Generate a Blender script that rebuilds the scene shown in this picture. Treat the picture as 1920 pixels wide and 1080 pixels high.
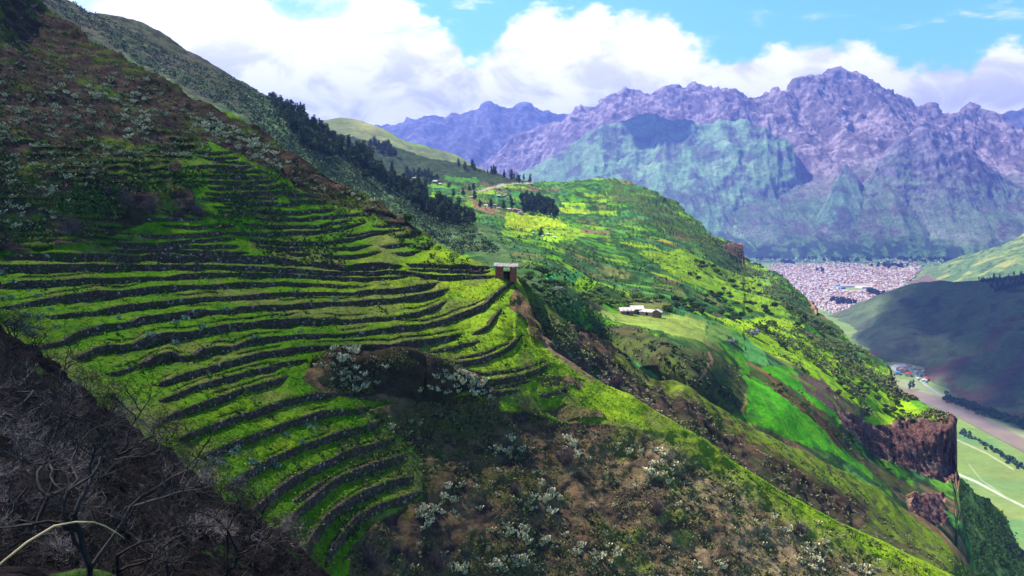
import bpy, math, random
import numpy as np
from math import radians as R
sc = bpy.context.scene
for o in list(bpy.data.objects): bpy.data.objects.remove(o)
COL = sc.collection
rng = np.random.RandomState(7); random.seed(7)
# ------------------------------------------------------------------ camera
F0 = 1507.0
PITCH = math.atan(160/F0)
cd = bpy.data.cameras.new('camera'); cam = bpy.data.objects.new('camera', cd); COL.objects.link(cam)
cd.sensor_width = 36; cd.lens = F0*36/1920; cd.clip_start = 0.5; cd.clip_end = 60000
cam.location = (0, 0, 0); cam.rotation_euler = (R(90)-PITCH, 0, 0)
sc.camera = cam
sc.render.resolution_x = 1024; sc.render.resolution_y = 576
sc.view_settings.view_transform = 'Standard'; sc.view_settings.look = 'None'
sc.view_settings.exposure = 1.25; sc.view_settings.gamma = 1
# ------------------------------------------------------------------ sun and sky
SUN_AZ, SUN_EL = -66.0, 56.0          # degrees from the view direction (negative = left), elevation
SD = np.array([math.sin(R(SUN_AZ))*math.cos(R(SUN_EL)), math.cos(R(SUN_AZ))*math.cos(R(SUN_EL)), math.sin(R(SUN_EL))])
sl = bpy.data.lights.new('sun', 'SUN'); sl.energy = 4.9; sl.angle = R(0.5); sl.color = (1, .95, .85)
so = bpy.data.objects.new('sun', sl); COL.objects.link(so)
from mathutils import Vector
so.rotation_euler = Vector(SD).to_track_quat('Z', 'Y').to_euler()
w = bpy.data.worlds.new('World'); sc.world = w; w.use_nodes = True
nt = w.node_tree; nt.nodes.clear()
def nn(t, ty, **kw):
    n = t.nodes.new(ty)
    for k, v in kw.items(): setattr(n, k, v)
    return n
def setin(n, i, v, t):
    if isinstance(v, bpy.types.NodeSocket): t.links.new(v, n.inputs[i])
    elif v is not None: n.inputs[i].default_value = v
def mth(t, op, a, b=None, c=None, clamp=False):
    n = nn(t, 'ShaderNodeMath', operation=op); n.use_clamp = clamp
    setin(n, 0, a, t); setin(n, 1, b, t); setin(n, 2, c, t); return n.outputs[0]
def mixc(t, f, a, b, mode='MIX'):
    n = nn(t, 'ShaderNodeMix', data_type='RGBA', blend_type=mode)
    setin(n, 0, f, t); setin(n, 6, a, t); setin(n, 7, b, t); return n.outputs[2]
def noise(t, vec, scale, detail=4, rough=.55, dist=0):
    n = nn(t, 'ShaderNodeTexNoise'); setin(n, 'Vector', vec, t)
    n.inputs['Scale'].default_value = scale; n.inputs['Detail'].default_value = detail
    n.inputs['Roughness'].default_value = rough; n.inputs['Distortion'].default_value = dist
    return n.outputs[0]
def mrange(t, v, a, b, c=0., d=1., smooth=True):
    n = nn(t, 'ShaderNodeMapRange'); n.interpolation_type = 'SMOOTHSTEP' if smooth else 'LINEAR'
    setin(n, 0, v, t)
    for i, x in enumerate((a, b, c, d)): n.inputs[1+i].default_value = x
    return n.outputs[0]
sky = nn(nt, 'ShaderNodeTexSky', sky_type='NISHITA'); sky.sun_disc = False
sky.sun_elevation = R(SUN_EL); sky.sun_rotation = R(SUN_AZ); sky.altitude = 3000; sky.dust_density = .6; sky.ozone_density = 1.3
tc = nn(nt, 'ShaderNodeTexCoord'); sep = nn(nt, 'ShaderNodeSeparateXYZ'); nt.links.new(tc.outputs['Generated'], sep.inputs[0])
X, Y, Z = sep.outputs
az = mth(nt, 'ARCTAN2', X, Y)
hl = mth(nt, 'SQRT', mth(nt, 'ADD', mth(nt, 'MULTIPLY', X, X), mth(nt, 'MULTIPLY', Y, Y)))
v = mth(nt, 'DIVIDE', Z, mth(nt, 'MAXIMUM', hl, .001))
cmb = nn(nt, 'ShaderNodeCombineXYZ'); nt.links.new(az, cmb.inputs[0]); nt.links.new(mth(nt, 'MULTIPLY', v, 1.6), cmb.inputs[1])
P = cmb.outputs[0]
top = [(-200, -80), (200, -70), (420, -60), (640, -40), (760, 0), (830, 55), (880, 118), (925, 95), (955, 60), (1000, 14), (1060, 22), (1110, 14), (1150, 52),
       (1250, 62), (1290, 90), (1350, 112), (1460, 100), (1560, 98), (1620, 76), (1680, 112), (1760, 124), (1840, 84), (1930, 74), (2100, 110)]
rp = nn(nt, 'ShaderNodeValToRGB'); rp.color_ramp.interpolation = 'LINEAR'
AZR = 1.0
els = rp.color_ramp.elements
while len(els) > 1: els.remove(els[-1])
for i, (px, py) in enumerate([(-2000, 150)]+top):
    a = math.atan((px-960)/F0); vt = (380-py)/F0*math.cos(a)
    pos = min(max((a+AZR)/(2*AZR), 0), 1)
    e = els[0] if i == 0 else els.new(pos)
    e.position = pos; c = vt/.5; e.color = (c, c, c, 1)
nt.links.new(mth(nt, 'DIVIDE', mth(nt, 'ADD', az, AZR), 2*AZR, clamp=True), rp.inputs[0])
vtop = mth(nt, 'MULTIPLY', rp.outputs[0], .5)
n1 = noise(nt, P, 9, 8, .6, .3); n2 = noise(nt, P, 30, 6, .6, 0.1)
edge = mth(nt, 'ADD', mth(nt, 'MULTIPLY', mth(nt, 'SUBTRACT', n1, .5), .11), mth(nt, 'MULTIPLY', mth(nt, 'SUBTRACT', n2, .5), .045))
m1 = mrange(nt, mth(nt, 'SUBTRACT', mth(nt, 'ADD', vtop, edge), v), -.004, .016)
# wispy veil with blue gaps on the left side, and thin wisps on the right
cm2 = nn(nt, 'ShaderNodeCombineXYZ'); nt.links.new(az, cm2.inputs[0]); nt.links.new(mth(nt, 'MULTIPLY', v, 3.2), cm2.inputs[1])
n3 = noise(nt, cm2.outputs[0], 5.5, 8, .62, .6)
gapz = mth(nt, 'MULTIPLY', mrange(nt, v, .17, .23), mrange(nt, az, .02, -.08))
gap = mth(nt, 'MULTIPLY', mrange(nt, n3, .50, .38), gapz)
m1 = mth(nt, 'MULTIPLY', m1, mth(nt, 'SUBTRACT', 1., mth(nt, 'MULTIPLY', gap, .85)))
wisp = mth(nt, 'MULTIPLY', mrange(nt, noise(nt, cm2.outputs[0], 9, 7, .6, .5), .56, .72), .55)
wisp = mth(nt, 'MULTIPLY', wisp, mrange(nt, v, .34, .25))
m1 = mth(nt, 'MAXIMUM', m1, wisp)
m1 = mth(nt, 'MULTIPLY', m1, mrange(nt, v, .5, .32))
m1 = mth(nt, 'MULTIPLY', m1, mrange(nt, mth(nt, 'ABSOLUTE', az), 1.1, .75))
sh = noise(nt, P, 13, 7, .6, .5)
sh2 = mth(nt, 'MULTIPLY', mrange(nt, sh, .42, .64), mrange(nt, v, .27, .14))
bank = mth(nt, 'MULTIPLY', mrange(nt, v, .20, .11), mrange(nt, az, .05, -.10))
sh2 = mth(nt, 'ADD', mth(nt, 'MULTIPLY', sh2, .8), mth(nt, 'MULTIPLY', bank, .28), clamp=True)
cc = mixc(nt, sh2, (8.6, 8.5, 8.3, 1), (4.7, 4.7, 5.2, 1))
skyc = mixc(nt, 1., sky.outputs[0], mixc(nt, mrange(nt, v, .35, .7), (.85, 1.5, 1.6, 1), (.62, .62, .60, 1)), 'MULTIPLY')
fin = mixc(nt, m1, skyc, cc)
bg = nn(nt, 'ShaderNodeBackground'); bg.inputs[1].default_value = .1
nt.links.new(fin, bg.inputs[0]); out = nn(nt, 'ShaderNodeOutputWorld'); nt.links.new(bg.outputs[0], out.inputs[0])

# ------------------------------------------------------------------ numpy noise
def _h(ix, iy, iz, s):
    n = (ix.astype(np.int64)*374761393 + iy.astype(np.int64)*668265263 + iz.astype(np.int64)*2147483647 + s*974634777) & 0xffffffff
    n = ((n ^ (n >> 13))*1274126177) & 0xffffffff
    n = ((n ^ (n >> 15))*2246822519) & 0xffffffff
    return ((n ^ (n >> 16)) & 0xffff)/65535.0
def vn(p, s=0):
    f = np.floor(p); d = p-f; d = d*d*(3-2*d); i = f.astype(np.int64)
    x, y, z = i[..., 0], i[..., 1], i[..., 2]; dx, dy, dz = d[..., 0], d[..., 1], d[..., 2]
    def L(a, b, t): return a+(b-a)*t
    return L(L(L(_h(x, y, z, s), _h(x+1, y, z, s), dx), L(_h(x, y+1, z, s), _h(x+1, y+1, z, s), dx), dy),
             L(L(_h(x, y, z+1, s), _h(x+1, y, z+1, s), dx), L(_h(x, y+1, z+1, s), _h(x+1, y+1, z+1, s), dx), dy), dz)
def fbm(p, scale, octv=4, s=0, gain=.5, ridged=False):
    a = 1.; t = 0; r = 0; q = np.asarray(p, float)/scale
    for o in range(octv):
        n = vn(q+o*17.3, s+o)
        if ridged: n = 1-abs(2*n-1); n = n*n
        r = r+a*n; t += a; a *= gain; q = q*2.03
    return r/t
def sstep(x, a, b):
    t = np.clip((x-a)/(b-a), 0, 1); return t*t*(3-2*t)
def lerp(a, b, t):
    t = t[..., None] if np.ndim(t) else t
    return np.asarray(a)*(1-t)+np.asarray(b)*t
# ------------------------------------------------------------------ picture point -> world point (used to read real positions off the photo)
cp, sp_ = math.cos(PITCH), math.sin(PITCH)
def pt(px, py, D):
    px, py, D = np.broadcast_arrays(np.asarray(px, float), np.asarray(py, float), np.asarray(D, float))
    a = (px-960)/F0; b = (540-py)/F0; yy = cp+b*sp_; zz = -sp_+b*cp
    return np.stack([a/yy*D, D, zz/yy*D], -1)
def zslope(py):
    b = (540-np.asarray(py, float))/F0; return (-sp_+b*cp)/(cp+b*sp_)
def tps(ctrl, smooth=1e-4):
    c = np.array(ctrl, float); P_ = c[:, :2]/500.; val = np.log(c[:, 2]); n = len(c)
    r = np.linalg.norm(P_[:, None]-P_[None], axis=2); K = r*r*np.log(r+1e-9)+np.eye(n)*smooth
    A = np.zeros((n+3, n+3)); A[:n, :n] = K; A[:n, n] = 1; A[:n, n+1:] = P_; A[n, :n] = 1; A[n+1:, :n] = P_.T
    sol = np.linalg.solve(A, np.concatenate([val, np.zeros(3)]))
    def f(px, py):
        px = np.asarray(px, float)/500; py = np.asarray(py, float)/500; o = sol[n]+sol[n+1]*px+sol[n+2]*py
        for i in range(n):
            r2 = (px-P_[i, 0])**2+(py-P_[i, 1])**2; o = o+sol[i]*.5*r2*np.log(r2+1e-18)
        return np.exp(o)
    return f
def poly_in(px, py, pts):
    ins = np.zeros(np.shape(px), bool); n = len(pts); j = n-1
    for i in range(n):
        xi, yi = pts[i]; xj, yj = pts[j]
        if yi != yj:
            c = ((yi > py) != (yj > py)) & (px < (xj-xi)*(py-yi)/(yj-yi)+xi); ins ^= c
        j = i
    return ins
def line_d(px, py, pts):
    d = np.full(np.shape(px), 1e9)
    for (x0, y0), (x1, y1) in zip(pts[:-1], pts[1:]):
        L2 = (x1-x0)**2+(y1-y0)**2+1e-9; t = np.clip(((px-x0)*(x1-x0)+(py-y0)*(y1-y0))/L2, 0, 1)
        d = np.minimum(d, np.hypot(px-x0-t*(x1-x0), py-y0-t*(y1-y0)))
    return d
# ------------------------------------------------------------------ materials
MATS = {}
def bsdf_mat(name, rough=.9, spec=.15):
    m = bpy.data.materials.new(name); m.use_nodes = True; t = m.node_tree; b = t.nodes['Principled BSDF']
    b.inputs['Roughness'].default_value = rough; b.inputs['Specular IOR Level'].default_value = spec
    MATS[name] = m; return m, t, b
def terrain_mat(name, s1, s2, contrast=.9, bump=.6, bdist=1., s3=None):
    """vertex land-cover colour, broken up by 3-D noise in metres"""
    m, t, b = bsdf_mat(name, .95, .05)
    at = nn(t, 'ShaderNodeAttribute', attribute_name='Col'); g = nn(t, 'ShaderNodeNewGeometry').outputs['Position']
    a1 = noise(t, g, 1/s1, 6, .65); a2 = noise(t, g, 1/s2, 4, .7)
    f = mth(t, 'ADD', mth(t, 'MULTIPLY', a1, .5), mth(t, 'MULTIPLY', a2, .5))
    k = mrange(t, f, .3, .7, 1-contrast*.75, 1+contrast*.75, False)
    kc = nn(t, 'ShaderNodeCombineXYZ')
    for i in range(3): t.links.new(k, kc.inputs[i])
    c = mixc(t, 1., at.outputs['Color'], kc.outputs[0], 'MULTIPLY')
    hs = nn(t, 'ShaderNodeHueSaturation'); t.links.new(c, hs.inputs['Color'])
    t.links.new(mrange(t, noise(t, g, 1/(s1*2.3), 3, .6), .3, .7, .485, .515, False), hs.inputs['Hue'])
    t.links.new(hs.outputs[0], b.inputs['Base Color'])
    bp = nn(t, 'ShaderNodeBump'); bp.inputs['Strength'].default_value = bump; bp.inputs['Distance'].default_value = bdist
    t.links.new(f, bp.inputs['Height']); t.links.new(bp.outputs[0], b.inputs['Normal'])
    return m
def plain(name, col, rough=.85, var=.25, scale=1., col2=None, spec=.2):
    m, t, b = bsdf_mat(name, rough, spec); g = nn(t, 'ShaderNodeNewGeometry').outputs['Position']
    n = noise(t, g, scale, 5, .65); c2 = col2 or tuple(x*(1-var) for x in col)
    c = mixc(t, mrange(t, n, .35, .65), (*col, 1), (*c2, 1)); t.links.new(c, b.inputs['Base Color']); return m
def leafy(name, dark, light, scale, trans=0.):
    m, t, b = bsdf_mat(name, .8, .15); g = nn(t, 'ShaderNodeNewGeometry').outputs['Position']
    oi = nn(t, 'ShaderNodeObjectInfo')
    n = noise(t, g, scale, 3, .7)
    f = mth(t, 'ADD', mrange(t, n, .3, .7, 0, 1, False), mth(t, 'MULTIPLY', mth(t, 'SUBTRACT', oi.outputs['Random'], .5), .5), clamp=True)
    t.links.new(mixc(t, f, (*dark, 1), (*light, 1)), b.inputs['Base Color']); return m
# ------------------------------------------------------------------ object helpers
def link(name, me, parent=None):
    o = bpy.data.objects.new(name, me); COL.objects.link(o)
    if parent: o.parent = parent
    return o
def tag(o, label=None, cat=None, group=None, kind=None):
    if label: o['label'] = label
    if cat: o['category'] = cat
    if group: o['group'] = group
    if kind: o['kind'] = kind
    return o
def mesh_np(name, V, Fq, mat, col=None, smooth=True, mats=None, midx=None):
    V = np.asarray(V, np.float32); Fq = np.asarray(Fq, np.int32); k = Fq.shape[1]
    me = bpy.data.meshes.new(name); me.vertices.add(len(V)); me.vertices.foreach_set('co', V.ravel())
    me.loops.add(Fq.size); me.loops.foreach_set('vertex_index', Fq.ravel()); me.polygons.add(len(Fq))
    me.polygons.foreach_set('loop_start', np.arange(0, Fq.size, k, dtype=np.int32))
    me.polygons.foreach_set('use_smooth', np.full(len(Fq), smooth))
    for m in (mats or [mat]): me.materials.append(m)
    if midx is not None: me.polygons.foreach_set('material_index', np.asarray(midx, np.int32))
    me.update(calc_edges=True)
    if col is not None:
        a = me.color_attributes.new('Col', 'FLOAT_COLOR', 'POINT'); c = np.ones((len(V), 4), np.float32); c[:, :3] = np.clip(col, 0, 1)
        a.data.foreach_set('color', c.ravel())
    return me
class Geo:
    """collects faces (tris/quads kept as quads) into one mesh"""
    def __init__(s): s.v = []; s.f = []; s.m = []; s.n = 0
    def add(s, V, Fq, m=0):
        V = np.asarray(V, float).reshape(-1, 3); Fq = np.asarray(Fq, int)
        if Fq.shape[1] == 3: Fq = np.concatenate([Fq, Fq[:, 2:]], 1)
        s.v.append(V); s.f.append(Fq+s.n); s.m += [m]*len(Fq); s.n += len(V)
    def box(s, c, d, rz=0., m=0, top=None):
        x, y, z = np.array(d)/2.; tx, ty = (x, y) if top is None else (x*top[0], y*top[1])
        V = np.array([[-x, -y, -z], [x, -y, -z], [x, y, -z], [-x, y, -z], [-tx, -ty, z], [tx, -ty, z], [tx, ty, z], [-tx, ty, z]])
        ca, sa = math.cos(rz), math.sin(rz); V = V@np.array([[ca, sa, 0], [-sa, ca, 0], [0, 0, 1]])+np.array(c)
        s.add(V, [[0, 3, 2, 1], [4, 5, 6, 7], [0, 1, 5, 4], [1, 2, 6, 5], [2, 3, 7, 6], [3, 0, 4, 7]], m)
    def tube(s, pts, rad, k=5, m=0, cap=True):
        pts = np.asarray(pts, float); n = len(pts); rad = np.broadcast_to(rad, (n,))
        T = np.gradient(pts, axis=0); T /= np.linalg.norm(T, axis=1)[:, None]+1e-9
        up = np.array([.31, .17, .93]); A = np.cross(T, up); A /= np.linalg.norm(A, axis=1)[:, None]+1e-9; B = np.cross(T, A)
        th = np.arange(k)*2*math.pi/k
        V = pts[:, None]+rad[:, None, None]*(A[:, None]*np.cos(th)[None, :, None]+B[:, None]*np.sin(th)[None, :, None])
        i = np.arange(n-1)[:, None]*k; j = np.arange(k)[None]; j2 = (j+1) % k
        Fq = np.stack([i+j, i+j2, i+k+j2, i+k+j], -1).reshape(-1, 4); s.add(V, Fq, m)
    def mesh(s, name, mats, smooth=False):
        V = np.concatenate(s.v); Fq = np.concatenate(s.f); me = bpy.data.meshes.new(name)
        faces = [tuple(dict.fromkeys(f)) for f in Fq.tolist()]
        me.from_pydata(V.tolist(), [], faces)
        for m in mats: me.materials.append(m)
        me.polygons.foreach_set('material_index', np.array(s.m, np.int32))
        if smooth: me.polygons.foreach_set('use_smooth', np.ones(len(faces), bool))
        me.update(); return me
    def build(s, name, mats, parent=None, smooth=False):
        return link(name, s.mesh(name, mats if isinstance(mats, (list, tuple)) else [mats], smooth), parent)
# ------------------------------------------------------------------ terrain sheets
class Sheet:
    def __init__(s, name, x0, x1, dx, ridge, ybot, dy, Df, mat, color, disp=None, back=(60, 12, .8), kind='structure', yexp=1., mat2=None, mask2=None):
        ridge = np.array(ridge, float); xs = np.arange(x0, x1+dx, dx); yt = np.interp(xs, ridge[:, 0], ridge[:, 1])
        yb = np.interp(xs, *np.array(ybot, float).T) if np.ndim(ybot) else np.full(len(xs), float(ybot))
        nr = int(np.max(yb-yt)/dy)+2; t = np.linspace(0, 1, nr)**yexp
        PX = np.repeat(xs[None], nr, 0); PY = yt[None]+(yb-yt)[None]*t[:, None]
        D = Df(PX, PY); V = pt(PX, PY, D)
        blen, bn, bsl = back
        if bn:
            q = (np.arange(bn, 0, -1)/bn)**1.6*blen; r0 = V[0]; hd = r0[:, :2]/np.linalg.norm(r0[:, :2], axis=1)[:, None]
            B = np.zeros((bn, len(xs), 3)); B[..., :2] = r0[None, :, :2]+hd[None]*q[:, None, None]
            drop = bsl*(np.sqrt(q*q+(blen*.06)**2)-blen*.06); B[..., 2] = r0[None, :, 2]-drop[:, None]
            V = np.concatenate([B, V]); PX = np.concatenate([np.repeat(xs[None], bn, 0), PX]); PY = np.concatenate([np.repeat(yt[None], bn, 0), PY])
        dU = np.gradient(V, axis=0); dX = np.gradient(V, axis=1); N = np.cross(dX, dU); N /= np.linalg.norm(N, axis=2)[..., None]+1e-12
        N *= np.sign(N[..., 2]+.15*(N*-V).sum(2)/np.linalg.norm(V, axis=2)+1e-9)[..., None]
        s.N = N
        if disp is not None: V = V+N*disp(PX, PY, V, N)[..., None]
        dU = np.gradient(V, axis=0); dX = np.gradient(V, axis=1); N = np.cross(dX, dU); N /= np.linalg.norm(N, axis=2)[..., None]+1e-12
        N[N[..., 2] < 0] *= -1
        c = color(PX, PY, V, N)
        nR, nC = PX.shape; i = np.arange(nR-1)[:, None]*nC; j = np.arange(nC-1)[None]
        Fq = np.stack([i+j, i+nC+j, i+nC+j+1, i+j+1], -1).reshape(-1, 4)
        s.V = V; s.xs = xs; s.yt = yt; s.yb = yb; s.nr = nr; s.bn = bn; s.yexp = yexp; s.NN = N
        mi = None
        if mat2 is not None: mk = mask2(PX, PY, V).reshape(-1); mi = mk[Fq].all(1).astype(np.int32)
        me = mesh_np(name, V.reshape(-1, 3), Fq, mat, c.reshape(-1, 3), True, [mat, mat2] if mat2 is not None else None, mi)
        s.o = tag(link(name, me), kind=kind)
    def idx(s, px, py):
        c = np.clip((np.asarray(px, float)-s.xs[0])/(s.xs[1]-s.xs[0]), 0, len(s.xs)-1.001)
        ci = np.round(c).astype(int); t = (py-s.yt[ci])/(s.yb[ci]-s.yt[ci]); t = np.clip(t, 0, 1)**(1/s.yexp)
        return np.clip(np.round(t*(s.nr-1)).astype(int), 0, s.nr-1)+s.bn, ci
    def at(s, px, py):
        r, c = s.idx(px, py); return s.V[r, c]
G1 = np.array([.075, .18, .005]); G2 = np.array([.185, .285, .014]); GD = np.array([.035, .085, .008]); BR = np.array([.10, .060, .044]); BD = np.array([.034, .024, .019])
# ---------------------------------------------------------------- terrace walls traced along the hill: x, top, foot
WALLS = [
 [(0,480,488),(60,476,488),(104,474,489),(187,477,489),(260,481,490),(302,474,490),(365,480,490),(381,476,491),(450,478,491),(496,481,493),(548,487,496),(571,495,498)],
 [(577,494,495),(592,491,500),(627,493,505),(646,498,506),(683,493,507),(717,492,505),(757,499,504)],
 [(761,494,501),(838,497,503),(869,496,505),(921,501,506)],
 [(767,504,507),(832,505.5,511),(921,508,513)],
 [(-60,497,513),(0,496,512),(135,496,510),(208,496,508),(396,497,506),(475,500,508),(537,505,511),(600,508,516),(662,510,516),(704,509,516),(748,508,515),(780,511,517),(800,514,522),(825,516,526),(860,516,524),(930,517,519)],
 [(-60,536,544),(0,534,542),(42,526,540),(125,525,535),(156,522,533),(260,520,528),(312,520,526),(337,515,525),(396,512,521),(437,513,520),(467,511,519),(537,513,520),(600,518,524),(662,520,528),(704,520,526),(735,520,523),(770,517,519)],
 [(0,577,581),(52,567,574),(94,557,570),(146,550,565),(181,544,561),(229,545,556),(281,539,550),(323,535,547),(375,537,543),(396,535,543),(454,530,539),(517,529,537),(558,530,536),(600,533,537),(662,535,538),(676,537,540)],
 [(83,592,597),(125,588,595),(177,584,591),(217,574,587),(271,569,580),(333,562,573),(396,558,566),(433,557,563),(496,550,559),(548,548,556),(600,548,554),(662,548,553),(683,544,553),(754,541,550),(796,533,544),(824,529,536)],
 [(50,656,660),(80,648,653),(114,640,647),(146,622,634),(187,610,624),(229,605,616),(250,604,612),(260,596,610),(312,589,602),(371,581,595),(396,583,591),(433,582,588),(450,576,585),(496,573,583),(548,571,580),(569,568,578),(642,566,573),(700,562,571),(744,560,568),(785,552,563),(819,546,558),(842,541,552)],
 [(140,672,677),(177,654,665),(208,646,662),(250,646,656),(271,634,652),(302,625,645),(344,623,640),(375,620,633),(392,615,628),(433,607,621),(467,606,617),(517,599,614),(558,597,611),(621,597,607),(662,599,606),(704,596,604),(744,594,601),(795,581,590),(837,564,571)],
 [(202,701,705),(254,688,693),(275,677,688),(296,665,684),(322,659,676),(335,668,676),(365,667,674),(379,655,671),(410,649,663),(436,651,657),(462,640,649),(478,635,646),(541,629,636),(645,626,633),(718,617,627),(744,612,624),(801,607,614),(837,597,606),(873,584,595),(912,568,578),(927,552,560),(951,532,538),(967,525,528)],
 [(290,722,727),(337,704,715),(410,683,695),(489,662,672),(541,653,662),(593,649,655),(640,648,660),(700,646,663),(731,647,664),(754,641,656),(809,635,645),(868,625,632)],
 [(884,627,632),(915,610,618),(933,586,596),(941,576,583)],
 [(806,660,663),(855,649,656),(899,638,642)],
 [(808,667,670),(835,675,684),(855,681,691),(899,673,681),(938,660,668),(961,642,652),(978,626,633)],
 [(855,673,675),(912,660,663),(945,646,649),(964,631,634)],
 [(868,693,695),(910,701,705),(951,695,699),(990,687,690),(1024,674,677)],
 [(858,697,701),(899,713,722),(925,713,724),(977,703,711),(1012,689,697),(1031,682,686)],
 [(905,731,733),(961,721,724),(995,710,712)],
 [(918,735,740),(945,734,741),(975,728,732)],
 [(1010,741,744),(1035,736,740),(1062,729,731)],
 [(300,752,757),(330,740,748),(371,722,732),(410,710,720),(462,697,706),(500,689,698),(525,688,692)],
 [(505,684,688),(540,678,684),(575,674,678)],
 [(290,790,796),(358,764,775),(397,747,759),(449,731,742),(502,715,727),(541,705,712)],
 [(330,824,830),(358,812,823),(397,796,808),(462,775,787),(515,757,770),(556,745,756),(593,737,748),(635,738,744)],
 [(375,858,866),(400,846,856),(459,821,833),(518,799,811),(578,779,790),(607,770,782),(640,769,778),(667,768,776),(699,762,766)],
 [(420,916,926),(453,890,905),(504,861,873),(563,836,847),(637,810,822),(660,804,817),(667,802,814),(720,789,797)],
 [(450,985,995),(483,948,962),(536,904,918),(593,872,886),(652,845,858),(681,837,849),(741,823,831)],
 [(500,1010,1025),(542,970,984),(566,949,964),(625,899,914),(681,875,890),(726,861,874),(767,852,858)],
 [(550,939,943),(590,911,915),(625,890,893)],
 [(566,1045,1062),(585,1002,1020),(608,970,990),(637,945,964),(681,921,938),(726,903,917),(776,893,902)],
 [(608,1060,1078),(622,1024,1040),(640,1000,1016),(667,969,984),(711,946,959),(755,931,944),(797,921,926)],
]
NMAIN = len(WALLS)
UP = [
 [(355,283),(400,287),(440,284)],[(372,293),(410,297),(450,294)],[(400,304),(440,302),(470,308)],[(340,314),(390,309),(440,312),(478,313)],[(395,321),(440,320),(497,321)],
 [(388,332),(450,330),(505,331)],[(380,341),(440,343),(522,338)],[(392,353),(450,349),(500,350),(540,345)],[(385,362),(440,364),(500,360),(562,358)],
 [(372,372),(430,369),(520,371)],[(535,365),(570,363),(600,370)],[(420,382),(480,379),(560,383)],[(545,378),(585,374),(610,380)],[(300,396),(350,398),(400,400)],[(410,396),(470,394),(550,397),(630,393)],
 [(480,408),(560,410),(640,404),(690,398)],[(260,412),(330,408),(380,410)],[(300,422),(360,425),(440,420)],[(455,420),(520,424),(600,422),(660,412)],[(650,402),(700,398),(745,412)],
 [(430,436),(500,438),(556,434),(600,432),(634,427),(686,416)],[(700,424),(740,420),(775,425)],[(260,440),(330,442),(400,436),(424,436)],[(640,441),(700,434),(760,430)],
 [(465,448),(500,450),(537,454),(600,454),(655,446),(728,433)],[(740,444),(770,438),(795,438)],[(210,455),(300,456),(350,450),(440,446)],[(219,460),(300,458),(396,460),(450,462)],
 [(485,462),(540,465),(577,466)],[(613,464),(665,464),(698,459)],[(711,462),(745,459),(775,456)],[(780,463),(800,460),(817,453)],[(527,472),(560,475),(582,477)],
 [(592,474),(620,479),(644,479),(680,476),(717,471)],[(734,475),(760,474),(790,471)],[(208,470),(300,467),(400,471),(470,474)],
]
for u in UP: WALLS.append([(x, y, y+(5.5 if y > 430 else 4.5)*(0.5 if i in (0, len(u)-1) else 1.1)) for i, (x, y) in enumerate(u)])
def wall_arr(w_):
    a = np.array(w_, float); k = WALLS.index(w_); x = np.arange(a[0, 0], a[-1, 0]+.1, 2.5)
    t = np.interp(x, a[:, 0], a[:, 1]); b = np.interp(x, a[:, 0], a[:, 2]); m = (t+b)/2; h = b-t
    q = np.stack([x, m*0, m*0+k*9.], -1); wv = (fbm(q, 28., 3, 3)-.5)
    e = np.minimum(1, np.minimum(x-x[0], x[-1]-x)/14+.05)
    t = t-wv*4*e; h = np.maximum(h*e, .4)*(1+.35*(fbm(q, 14., 2, 8)-.5))
    return x, t, t+h
WA = [wall_arr(w_) for w_ in WALLS]
STEP = []
for k in list(range(4, 12))+[21, 23, 24, 25, 26, 27, 28, 30, 31]:
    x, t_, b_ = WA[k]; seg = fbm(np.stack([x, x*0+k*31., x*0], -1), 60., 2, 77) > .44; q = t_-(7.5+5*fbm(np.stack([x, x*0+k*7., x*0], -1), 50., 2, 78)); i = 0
    while i < len(x):
        if seg[i]:
            j = i
            while j < len(x) and seg[j]: j += 1
            if j-i > 10:
                e = np.minimum(1, np.minimum(np.arange(j-i), np.arange(j-i)[::-1])/6.); STEP.append((x[i:j], q[i:j], q[i:j]+(2.2+1.2*fbm(np.stack([x[i:j], x[i:j]*0, x[i:j]*0], -1), 20., 2, 79))*e))
            i = j
        else: i += 1
OLD = []
for y0 in range(236, 470, 12):
    x = np.arange(-20, 470 if y0 > 300 else 380, 2.5); y = y0+14*(fbm(np.stack([x, x*0+y0*.3, x*0], -1), 130., 3, 88)-.5)+.02*x; on = fbm(np.stack([x, x*0+y0*3., x*0], -1), 70., 2, 89) > .5; i = 0
    while i < len(x):
        if on[i]:
            j = i
            while j < len(x) and on[j]: j += 1
            if j-i > 8: e = np.minimum(1, np.minimum(np.arange(j-i), np.arange(j-i)[::-1])/5.); OLD.append((x[i:j], y[i:j], y[i:j]+3.2*e))
            i = j
        else: i += 1
STEP += [o_ for o_ in OLD]
HC = [(-250,-200,210),(-100,0,175),(60,0,200),(0,0,165),(67,-30,205),(259,126,178),(370,178,166),(481,237,158),(640,344,150),(748,411,145),(817,455,141),(915,497,136),(945,520,133),
 (0,200,128),(200,200,146),(100,350,112),(300,350,124),(450,350,134),(600,420,138),(-100,350,104),(0,490,103),(250,490,114),(500,490,123),(750,495,130),(900,510,132),
 (-100,560,86),(100,600,88),(300,600,97),(600,600,109),(860,580,122),(960,600,121),(1003,605,126),(1014,640,122),(200,720,77),(400,720,84),(600,680,100),(750,655,106),(900,690,111),(1000,700,114),(1129,720,120),
 (300,800,71),(500,800,82),(700,780,96),(850,790,103),(1000,800,108),(1190,747,119),(1280,802,118),(400,900,67),(600,900,80),(750,900,90),(900,900,97),(1100,900,105),(1372,865,118),
 (500,1000,64),(650,1000,76),(800,1040,83),(1000,1040,92),(1200,1000,100),(1465,924,118),(1400,1020,104),(1650,1017,116),(500,1120,58),(700,1150,72),(1000,1180,84),(1300,1180,92),(1600,1180,98),(1776,1080,113),(1850,1200,105)]
HD0 = tps(HC, 3e-4)
xsH = np.arange(-260, 1900, 2.5)
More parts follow.
